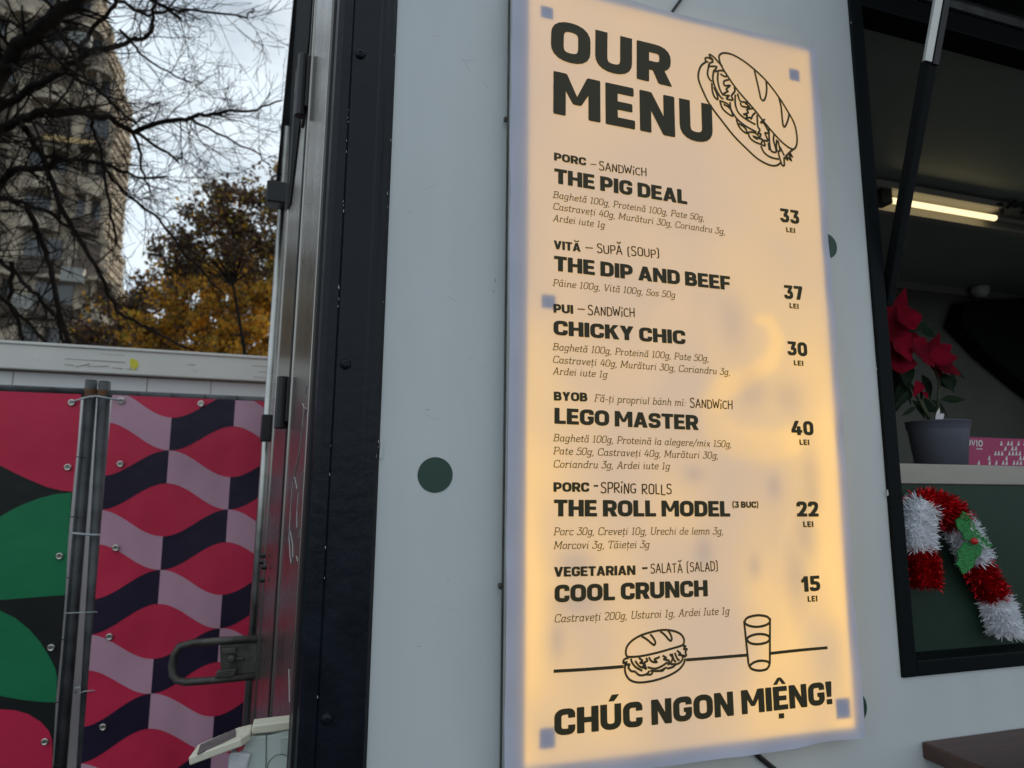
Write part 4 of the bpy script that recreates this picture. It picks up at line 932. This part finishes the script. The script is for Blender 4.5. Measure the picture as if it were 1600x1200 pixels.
for k in range(-1, 5):
    xa, xb = x0n+k*cw, x0n+(k+1)*cw
    ca, cb = max(xa, xL), min(xb, xR)
    if cb <= ca: continue
    strip(lambda x: vt, lambda x: bot, ca, cb, 0, 0, 18)
    # line k has lens centres: even lines share node levels shifted by half a period against odd ones
    for r in range(-3, 9):
        def edge_(x, cl, cr_, sgn_l, sgn_r):     # boundary running from lens edge on the left line to a node on the right or back
            t = (x-xa)/(xb-xa); return lerp(cl, cr_, (1-math.cos(math.pi*t))/2)
        # centres: odd lines node at zN - r*Pd ; lens centre at zN - (r+.5)*Pd ; even lines lens centre at zN - r*Pd
        ev = (k % 2 == 0)
        cE = zN-r*Pd; cO_up = zN-(r-.5)*Pd; cO_dn = zN-(r+.5)*Pd
        # band above the even lens (odd lens above it) and band below
        def band(hi_l, hi_r, lo_l, lo_r, mi):
            if ev: hl_, hr_, ll_, lr_ = hi_l, hi_r, lo_l, lo_r
            else: hl_, hr_, ll_, lr_ = hi_r, hi_l, lo_r, lo_l
            if max(hl_, hr_) < bot or min(ll_, lr_) > vt: return
            strip(lambda x: edge_(x, hl_, hr_, 0, 0), lambda x: max(bot, edge_(x, ll_, lr_, 0, 0)), ca, cb, .0012, mi)
        # even side left values: node between even lenses at cE+Pd/2
        band(cE+Pd/2, cO_up-hl, cE+hl, cE, 1 if ev else 2)
        band(cE-hl, cE, cE-Pd/2, cO_dn+hl, 2 if ev else 1)
mb.build('vinyl_sheet', [M_red, M_mauve, M_navy], b2, fix=False)
def grommet(px, py, par):
    p = bp_(px, py, .016); mb = MB(); n = 16; rings = []
    for r, o in ((.0115, 0), (.0125, .002), (.010, .004), (.0068, .003), (.0062, 0)):
        rings.append([p-bn*o+(Vector((1,0,0))*math.cos(2*math.pi*k/n)+ups*math.sin(2*math.pi*k/n))*r for k in range(n)])
    mb.loft(rings, cap=False); mb.face([p+bn*.0004+(Vector((1,0,0))*math.cos(2*math.pi*k/n)+ups*math.sin(2*math.pi*k/n))*.0064 for k in range(n)]); mb.cur = 0
    return mb.build('grommet', M_chrome, par, smooth=True, fix=False)
for x, y in ((189,626),(314,631),(188,725),(181,856),(171,995),(161,1136)): grommet(x, y, b2)
# left banner
b1 = empty('circle_banner', tuple(down(bp_(40, 1100))), 'banner of big red and green rounded shapes on black, left of the fence posts', 'banner')
mb = MB()
def L4(x, y): return (x/3.478, 860+y/3.478)
def L3(x, y): return (x/3.478, 580+y/3.478)
def bpoly(pts, o, mi):
    mb.cur = mi; mb.face([bp_(x, y, .01+o) for x, y in pts])
redge = [L3(442,125), L3(420,420), L3(395,655), L3(370,930), L4(355,250), L4(330,560), L4(305,800), L4(285,1183), (70,1330)]
bpoly([(-900, 570)]+redge[:1]+redge[1:]+[(-900, 1400)], 0, 0)
bpoly([(-70, 606), L3(0,108), L3(441,126), L3(420,420), L3(396,655)]+[L3(*p) for p in ((330,648),(250,628),(160,590),(80,553),(0,512),(-80,450),(-150,370))], .0012, 1)
bpoly([L3(390,660), L3(370,930), L4(355,242), L4(0,270), (-200, 945), (-200, 860)]+[L3(*p) for p in ((-90,850),(0,790),(60,755),(130,722),(210,692),(300,668))], .0012, 2)
bpoly([L4(*p) for p in ((-300,300),(-100,305),(0,327),(80,365),(160,430),(220,500),(270,580),(300,640),(310,690),(308,760),(302,826),(220,823),(120,812),(50,800),(0,790),(-300,740))], .0012, 2)
bpoly([L4(*p) for p in ((-300,890),(-100,868),(0,863),(80,868),(150,888),(220,930),(265,980),(283,1030),(285,1100),(280,1300),(-300,1300))], .0012, 1)
mb.build('vinyl_sheet', [M_bblack, M_red, M_bgreen], b1, fix=False)
for x, y in ((112,629),(106,730),(93,869),(80,1012),(70,1159)): grommet(x, y, b1)
# fence panels: frame pipes + wire mesh
def fence(lbl, postpx, x_far, nm):
    p_t = bp_(*postpx[0], -.03); p_b = down(bp_(*postpx[1], -.03))
    root = empty('fence_panel', tuple(p_b), lbl, 'fence', 'mesh fence panels behind the banners')
    mb = MB(); mb.tube([p_b, p_t], .0205, 14); mb.lathe(tuple(p_t), [(.0205, 0), (.017, .003), (.0155, .0), (.0155, -.02), (.0005, -.02)], 14)
    mb.build('post', M_zinc, root, smooth=True)
    zt_ = p_t-ups*.045
    xe = p_t.x+x_far
    mb = MB(); mb.tube([zt_, Vector((xe, zt_.y, zt_.z))], .0165, 12); mb.build('top_rail', M_zinc, root, smooth=True)
    mb = MB(); pe = Vector((xe, p_b.y, .12)); mb.tube([p_b+ups*.15, Vector((xe, p_b.y-.0, p_b.z))+ups*.15], .0165, 12); mb.build('bottom_rail', M_zinc, root, smooth=True)
    mb = MB(); mb.tube([Vector((xe, p_b.y, p_b.z)), Vector((xe, p_t.y, p_t.z))], .0205, 12); mb.build('post', M_zinc, root, smooth=True)
    mb = MB(); H = (zt_-p_b).dot(ups)
    for k in range(1, int(abs(x_far)/.115)):
        x = p_t.x+math.copysign(.115*k, x_far); mb.tube([Vector((x, p_b.y, p_b.z))+ups*.14-bn*.018, Vector((x, p_t.y, p_t.z))-ups*.03-bn*.018], .0018, 5)
    for k in range(9):
        q = p_b+ups*(.2+(H-.22)*k/8)-bn*.0205; mb.tube([q, Vector((xe, q.y, q.z))], .0018, 5)
    mb.build('wire_mesh', M_zinc, root)
    mb = MB(); mb.tube([p_t-ups*.06, p_t-ups*.03], .0212, 14, cap=False); mb.build('rust_ring', M_rust, root, smooth=True)
    return root
fence('galvanised mesh fence panel behind the red and green banner', ((143,595), (95,1200)), -2.6, 'a')
fence('galvanised mesh fence panel behind the mauve wave banner', ((164,597), (137,1200)), 2.2, 'b')
def tie(lbl, pts, r=.0022):
    mb = MB(); mb.tube([bp_(x, y, o) for x, y, o in pts], r, 6); o = mb.build('cable_tie', M_tie, smooth=True)
    tag(o, lbl, 'cable tie', 'cable ties around the fence posts')
tie('pale cable tie joining the two banners across the tops of the posts', [(111,628,.02),(125,624,.03),(140,620,.035),(150,619,.035),(168,622,.035),(190,626,.02)], .0035)
tie('pale cable tie around both posts, level with the green shape', [(110,832,0),(113,833,.01),(135,835,.012),(150,836,.012),(165,836,0)], .004)
tie('thin dark tie around both posts, level with the black gap between green shapes', [(100,957,0),(104,958,.01),(130,957,.012),(150,956,.012),(158,957,0)], .0018)
tie('looped wire tie around the right post near the lower red circle', [(118,1083,.0),(118,1075,.012),(124,1073,.016),(126,1079,.016),(120,1085,.014),(132,1080,.012),(147,1079,.012),(152,1078,0)], .0022)

# ------------------------------------------------------------------ WHITE CABIN behind the fence
KY = 3.5
kt0, kt1 = at(0, 531, KY), at(430, 563, KY); kz = (kt0.z+kt1.z)/2
kb = (at(0, 572, KY).z+at(430, 599, KY).z)/2
cab = empty('white_cabin', (-1.5, KY+1.2, 0), 'low white metal cabin with a scuffed fascia beam behind the fence', 'cabin')
mb = MB(); mb.box((-6.5, KY+.05, 0), (1.6, KY+2.4, kb+.03)); mb.build('wall', M_white, cab)
mb = MB(); mb.box((-6.6, KY, kb), (1.7, KY+.049, kz-.006)); mb.build('fascia', M_fascia, cab, bevel=.004)
mb = MB(); mb.box((-6.62, KY-.008, kz-.006), (1.72, KY+2.45, kz+.008)); mb.build('roof', M_fascia, cab, bevel=.003)
mb = MB(); mb.box((-6.6, KY+.042, kb-.006), (1.7, KY+.0495, kb-.0005)); mb.build('rust_line', M_scuff, cab)
mb = MB(); rng = random.Random(4)
def mark(x0, y0, x1, y1, t):
    a, b = at(x0, y0, KY), at(x1, y1, KY); mb.face([(a.x, KY-.0012, a.z), (b.x, KY-.0012, b.z), (b.x, KY-.0012, b.z+t), (a.x, KY-.0012, a.z+t*.6)])
for q_ in ((101,561,196,567,.0035),(100,570,116,572,.004),(135,573,170,573,.0035),(118,574,140,570,.005),(175,575,192,577,.004),(196,577,216,578,.003),(292,570,305,571,.003),(394,572,425,574,.003),(403,581,426,583,.003),(395,589,426,592,.003),(155,553,195,556,.0015),(301,580,308,580,.002),(60,563,62,563,.003)):
    mb = MB(); mark(*q_); mb.build('scuff_mark', M_scuff, cab, fix=False)
mb = MB(); c = at(209, 568, KY); n = 14; rng = random.Random(8)
mb.face([(c.x+.030*(1+.55*rng.uniform(-1, 1))*math.cos(2*math.pi*k/n), KY-.002, c.z+.027*(1+.55*rng.uniform(-1, 1))*math.sin(2*math.pi*k/n)) for k in range(n)]); mb.build('yellow_splash', M_yellow, cab, fix=False)
mb = MB()
for px in (19, 230, 330):
    mb = MB(); p = at(px, 600, KY+.05); mb.box((p.x-.0015, KY+.0485, .02), (p.x+.0015, KY+.0505, kb-.008)); mb.build('panel_seam', M_scuff, cab)

# ------------------------------------------------------------------ APARTMENT TOWER
TY = 45
tw = empty('apartment_tower', (-22, TY+6, 0), 'tall beige apartment tower with stacked balconies behind the bare branches', 'tower')
outl = [(150,-200),(180,0),(205,100),(212,150),(205,230),(198,300),(190,380),(206,440),(212,480),(192,535)]
prof = sorted([(at(x, y, TY).z, at(x, y, TY).x) for x, y in outl])
def xr(z):
    if z <= prof[0][0]: return prof[0][1]*TSC
    for (z0, x0), (z1, x1) in zip(prof, prof[1:]):
        if z <= z1: return lerp(x0, x1, (z-z0)/(z1-z0))*TSC
    return prof[-1][1]*TSC
TSC = 48.5/45
FH = 2.9; nf = 15; XLT = -36
wallm = MB(); ribm = MB(); rng = random.Random(21)
for f in range(nf):
    z0 = f*FH; z1 = z0+FH; x1 = xr(z0+1.4)-.6
    wallm.box((XLT, TY+1.6, z0), (x1, TY+5.8, z1-.001 if f < nf-1 else z1))
    for k in range(5):                         # precast ribs wrap the right hand side
        zz = z0+.1+k*FH/5; ribm.box((x1+.001, TY+1.7, zz), (x1+.06+.12*rng.random(), TY+5.5, zz+.3))
wallm.build('wall', M_tower, tw); ribm.build('side_rib', M_tower, tw)
M_rail = mat('grey_railing', (.22, .20, .18), .7)
for f in range(nf):
    z0 = f*FH; ex = xr(z0+1.4)-.7; bx1 = ex; k = 0
    while bx1 > -27.5:
        bw = (1.7, 2.5, 1.3, 2.3)[k % 4]; bx0 = bx1-bw; y1 = TY+1.59
        mb = MB(); dp = rng.uniform(.9, 1.5); n = 7
        arc = [(lerp(bx0+.08, bx1-.08, q/n), TY+1.59-dp*math.sin(math.pi*(.12+.76*q/n))**.8) for q in range(n+1)]
        ring = [(bx0+.08, y1)]+arc+[(bx1-.08, y1)]
        hh = rng.choice((.95, 1.05, 1.1))
        mb.loft([[(x, y, z0+.0) for x, y in ring], [(x, y, z0+hh) for x, y in ring]])
        b = mb.build('balcony', rng.choice((M_towerd, M_towerd, M_tower)), tw)
        mb = MB(); mb.box((bx0+.2, TY+1.52, z0+hh+.02), (bx1-.2, TY+1.595, z0+2.5)); mb.build('window', rng.choice((M_glass, M_glass, M_towerd)), b)
        if rng.random() < .8:
            mb = MB(); mb.loft([[(x, y, z0+2.62) for x, y in ring], [(x, y, z0+2.86) for x, y in ring]]); mb.build('balcony_roof', M_tower, b)
        if rng.random() < .5:
            mb = MB(); xx = rng.uniform(bx0+.4, bx1-.5); mb.box((xx, TY+.75, z0+hh+.02), (xx+.12, TY+1.5, z0+2.6)); mb.build('divider', M_tower, b)
        bx1 = bx0-(.45, .9, .5, .7)[k % 4]; k += 1
mb = MB()
for px, py in ((113, 428), (32, 470), (125, 60)):
    mb = MB(); p = at(px, py, TY-.4); mb.box((p.x-.6, TY-.5, p.z-.5), (p.x+.6, TY-.05, p.z+.4)); mb.build('air_conditioner', M_whitebox, tw)
mb = MB(); p = at(105, 222, TY-.3); mb.loft([[(p.x-1.4, TY+.1, p.z+.5), (p.x+1.4, TY+.1, p.z+.5), (p.x+1.4, TY-.9, p.z-.3), (p.x-1.4, TY-.9, p.z-.3)], [(p.x-1.4, TY+.1, p.z+.56), (p.x+1.4, TY+.1, p.z+.56), (p.x+1.4, TY-.9, p.z-.24), (p.x-1.4, TY-.9, p.z-.24)]]); mb.build('awning', M_awn, tw)

# ------------------------------------------------------------------ TREES
def rv(rg): return Vector((rg.gauss(0, 1), rg.gauss(0, 1), rg.gauss(0, 1))).normalized()
def twig(mb, rg, p, d, ln, r, lev, up=.12, tips=None):
    n = 5; pts = [p]; rr = [r]; q = p.copy(); dd = d.copy()
    for i in range(n):
        dd = (dd+rv(rg)*.15+Vector((0, 0, up*rg.uniform(-1, 1.2)*.7))).normalized(); q = q+dd*ln/n; pts.append(q.copy()); rr.append(max(.0016, r*(1-.72*(i+1)/n)))
    mb.tube(pts, rr, 4 if lev > 0 else 3, cap=False)
    if tips is not None: tips += pts[2:]
    if lev > 0:
        for k in range(rg.randint(3, 4)):
            i = rg.randint(1, n); ax = (pts[i]-pts[i-1]).normalized(); nd = (ax*.9+rv(rg)*.62).normalized()
            twig(mb, rg, pts[i], nd, ln*rg.uniform(.4, .7), max(.0018, rr[i]*.62), lev-1, up, tips)
rg = random.Random(31)
limbs = [([(-60,190),(0,124),(29,72),(80,32),(124,0),(190,-50)], 26, 16, 4.4),
 ([(-60,215),(0,172),(52,135),(100,109),(135,83),(187,70),(230,57),(241,43),(240,8),(250,-30)], 13, 3, 4.8),
 ([(124,83),(138,52),(172,17),(200,-30)], 7, 4, 4.8),
 ([(-60,240),(0,205),(30,188),(58,177),(115,175),(172,184),(210,207),(259,190),(300,183),(345,175),(400,172),(440,157)], 15, 2.5, 5.0),
 ([(207,205),(218,240),(226,275),(235,300)], 5, 2, 5.0), ([(213,207),(258,236),(276,253),(285,238)], 5, 2, 5.0), ([(296,184),(354,216),(402,241),(420,258)], 4, 1.5, 5.0),
 ([(-60,340),(0,287),(17,267),(69,262),(92,250),(129,250),(178,262),(218,279),(259,276)], 13, 3, 5.3),
 ([(103,112),(144,135),(184,170),(213,193)], 6, 3, 4.8),
 ([(40,200),(57,230),(75,265),(95,323),(121,366),(155,429),(184,487),(230,513),(302,547)], 9, 3, 5.2),
 ([(-40,300),(0,309),(40,317),(75,332),(115,360)], 8, 4, 5.4), ([(40,319),(57,357),(75,406),(86,458),(109,535),(120,600)], 8, 6, 5.5),
 ([(-40,380),(0,406),(29,432),(57,461),(86,498),(100,535)], 7, 4, 5.5), ([(160,258),(190,300),(239,334),(276,380),(316,426),(350,460)], 5, 2, 5.2),
 ([(184,0),(230,23),(267,14),(316,17),(385,29),(397,14)], 5, 2, 4.6), ([(220,-20),(239,0),(282,29)], 7, 5, 4.6), ([(187,46),(218,83),(259,112),(299,129)], 4, 2, 4.8),
 ([(140,180),(150,215),(165,260),(170,320),(182,380)], 5, 3, 5.1), ([(-20,20),(30,40),(70,60),(110,40)], 6, 4, 5.4), ([(-20,60),(30,95),(70,92),(120,90)], 5, 3, 5.4),
 ([(20,410),(15,470),(40,540)], 6, 5, 5.6), ([(-30,440),(20,480),(60,520),(90,560)], 6, 4, 5.6)]
bt = empty('bare_tree', (-4.6, 5.2, 0), 'leafless dark tree spreading long branches before the tower', 'tree')
tb = Vector((-4.6, 5.2, 0)); tk = MB(); top = at(-260, 150, 5.0)
tk.tube([tb, tb+Vector((.1, 0, 1.2)), lerp(tb, top, .7)+Vector((.05, 0, .1)), top], [.24, .19, .16, .12], 12); tk.build('trunk', M_bark, bt, smooth=True)
lb = MB(); tw_ = MB()
for pts, w0, w1, Y in limbs:
    P = [at(x, y, Y+.25*math.sin(i*1.3)) for i, (x, y) in enumerate(pts)]
    if pts[0][0] < -10: P = [lerp(tb, top, .55+.4*rg.random()), lerp(top, P[0], .6)]+P
    Q = []
    for i in range(len(P)-1):
        for k in range(4):
            Q.append(lerp(P[i], P[i+1], k/4)+rv(rg)*.012)
    Q.append(P[-1]); s = Y*1.08/F_PX
    rr = [lerp(w0, w1, i/(len(Q)-1))*s/2 for i in range(len(Q))]
    lb.tube(Q, rr, 7)
    for i in range(2, len(Q)):
        for _ in range(4 if Q[i].x/Q[i].y < -.60 else 2):
            if rg.random() < (.85 if Q[i].x/Q[i].y < -.60 else .62):
                ax = (Q[i]-Q[i-1]).normalized(); nd = (ax*.8+rv(rg)*.8).normalized()
                twig(tw_, rg, Q[i], nd, rg.uniform(.18, .55), max(.0028, rr[i]*.34), 2 if rg.random() < .7 else 1, .05)
lb.build('limb', M_bark, bt, smooth=True); tw_.build('twig', M_bark, bt, fix=False)
def leafquad(mb, rg, p, s, mi=0):
    a = rv(rg); b = a.cross(rv(rg)).normalized(); mb.cur = mi
    mb.face([p-a*s, p-b*s*.55, p+a*s, p+b*s*.55])
M_gold = mat('gold_leaf', (.62, .32, .035), .7, trans=.6, var=.4, vscale=1.2)
M_olive = mat('olive_leaf', (.34, .26, .035), .7, trans=.55, var=.3, vscale=1.5)
M_brown = mat('brown_leaf', (.11, .065, .04), .8, trans=.3, var=.3, vscale=2)
def leafy(name, label, grp, base, trunk_r, blobs, nleaf, size, mix, seed):
    rg = random.Random(seed); root = empty(name, tuple(base), label, 'tree', grp)
    tk = MB(); top = sum((Vector(b[0]) for b in blobs), Vector())/len(blobs)
    tk.tube([base, lerp(base, top, .5), top], [trunk_r, trunk_r*.6, trunk_r*.2], 9); tk.build('trunk', M_bark, root, smooth=True)
    br = MB(); lv = MB()
    for c, r in blobs:
        c = Vector(c); br.tube([lerp(base, top, .86), lerp(top, c, .6)+rv(rg)*.1, c], [trunk_r*.22, trunk_r*.14, trunk_r*.07], 6)
        tips = []
        for k in range(14): twig(br, rg, c-rv(rg)*r*.2, rv(rg), r*rg.uniform(.7, 1.15), trunk_r*.07, 2, .1, tips)
        n = int(nleaf*r**2/sum(b[1]**2 for b in blobs))
        for k in range(n):
            t = rg.choice(tips); p = t+rv(rg)*size*rg.uniform(.3, 2.6)
            mi = rg.choices((0, 1, 2), mix(p))[0]; leafquad(lv, rg, p, size*rg.uniform(.5, 1.1), mi)
    br.build('branch', M_bark, root, fix=False); lv.build('crown', [M_gold, M_olive, M_brown], root, fix=False)
def bl(px, py, Y, r): return (at(px, py, Y), r*Y/F_PX)
AY = 13
leafy('autumn_tree', 'golden brown autumn tree above the white cabin roof beside the truck', 'autumn trees behind the cabin', Vector((at(350, 600, AY).x, AY, 0)), .09,
  [bl(330,455,AY,46),bl(290,505,AY+.4,44),bl(390,470,AY,48),bl(360,520,AY-.5,50),bl(420,520,AY,46),bl(250,540,AY,36),bl(310,550,AY-.3,44),bl(390,560,AY,44),bl(270,460,AY+.5,30),bl(440,440,AY+.6,45),bl(225,520,AY,22),bl(350,440,AY+1,40),bl(410,450,AY+1,40)], 34000, .056, lambda p: (6, 2.2, 1.4), 5)
AY = 10
leafy('autumn_tree', 'dark brown sparse leafy tree rising over the golden tree', 'autumn trees behind the cabin', Vector((at(470, 600, AY).x, AY, 0)), .06,
  [bl(385,330,AY,40),bl(430,370,AY,40),bl(345,375,AY,36),bl(300,405,AY,26),bl(415,305,AY,30),bl(395,400,AY,36),bl(445,415,AY,30),bl(340,310,AY,24),bl(243,398,AY,12),bl(262,430,AY,20),bl(310,350,AY,24),bl(275,385,AY+.3,20),bl(450,290,AY,30),bl(400,375,AY+.5,46),bl(300,375,AY,26),bl(285,410,AY,22),bl(360,345,AY+.4,34)], 9500, .046, lambda p: (.35, .8, 6), 6)
AY = 16
leafy('autumn_tree', 'low reddish brown tree at the foot of the tower behind the roof', 'autumn trees behind the cabin', Vector((at(190, 600, AY).x, AY, 0)), .14,
  [bl(170,520,AY,36),bl(215,490,AY,32),bl(200,545,AY,34),bl(130,545,AY,30),bl(235,460,AY,20)], 3600, .085, lambda p: (.8, .3, 5), 8)
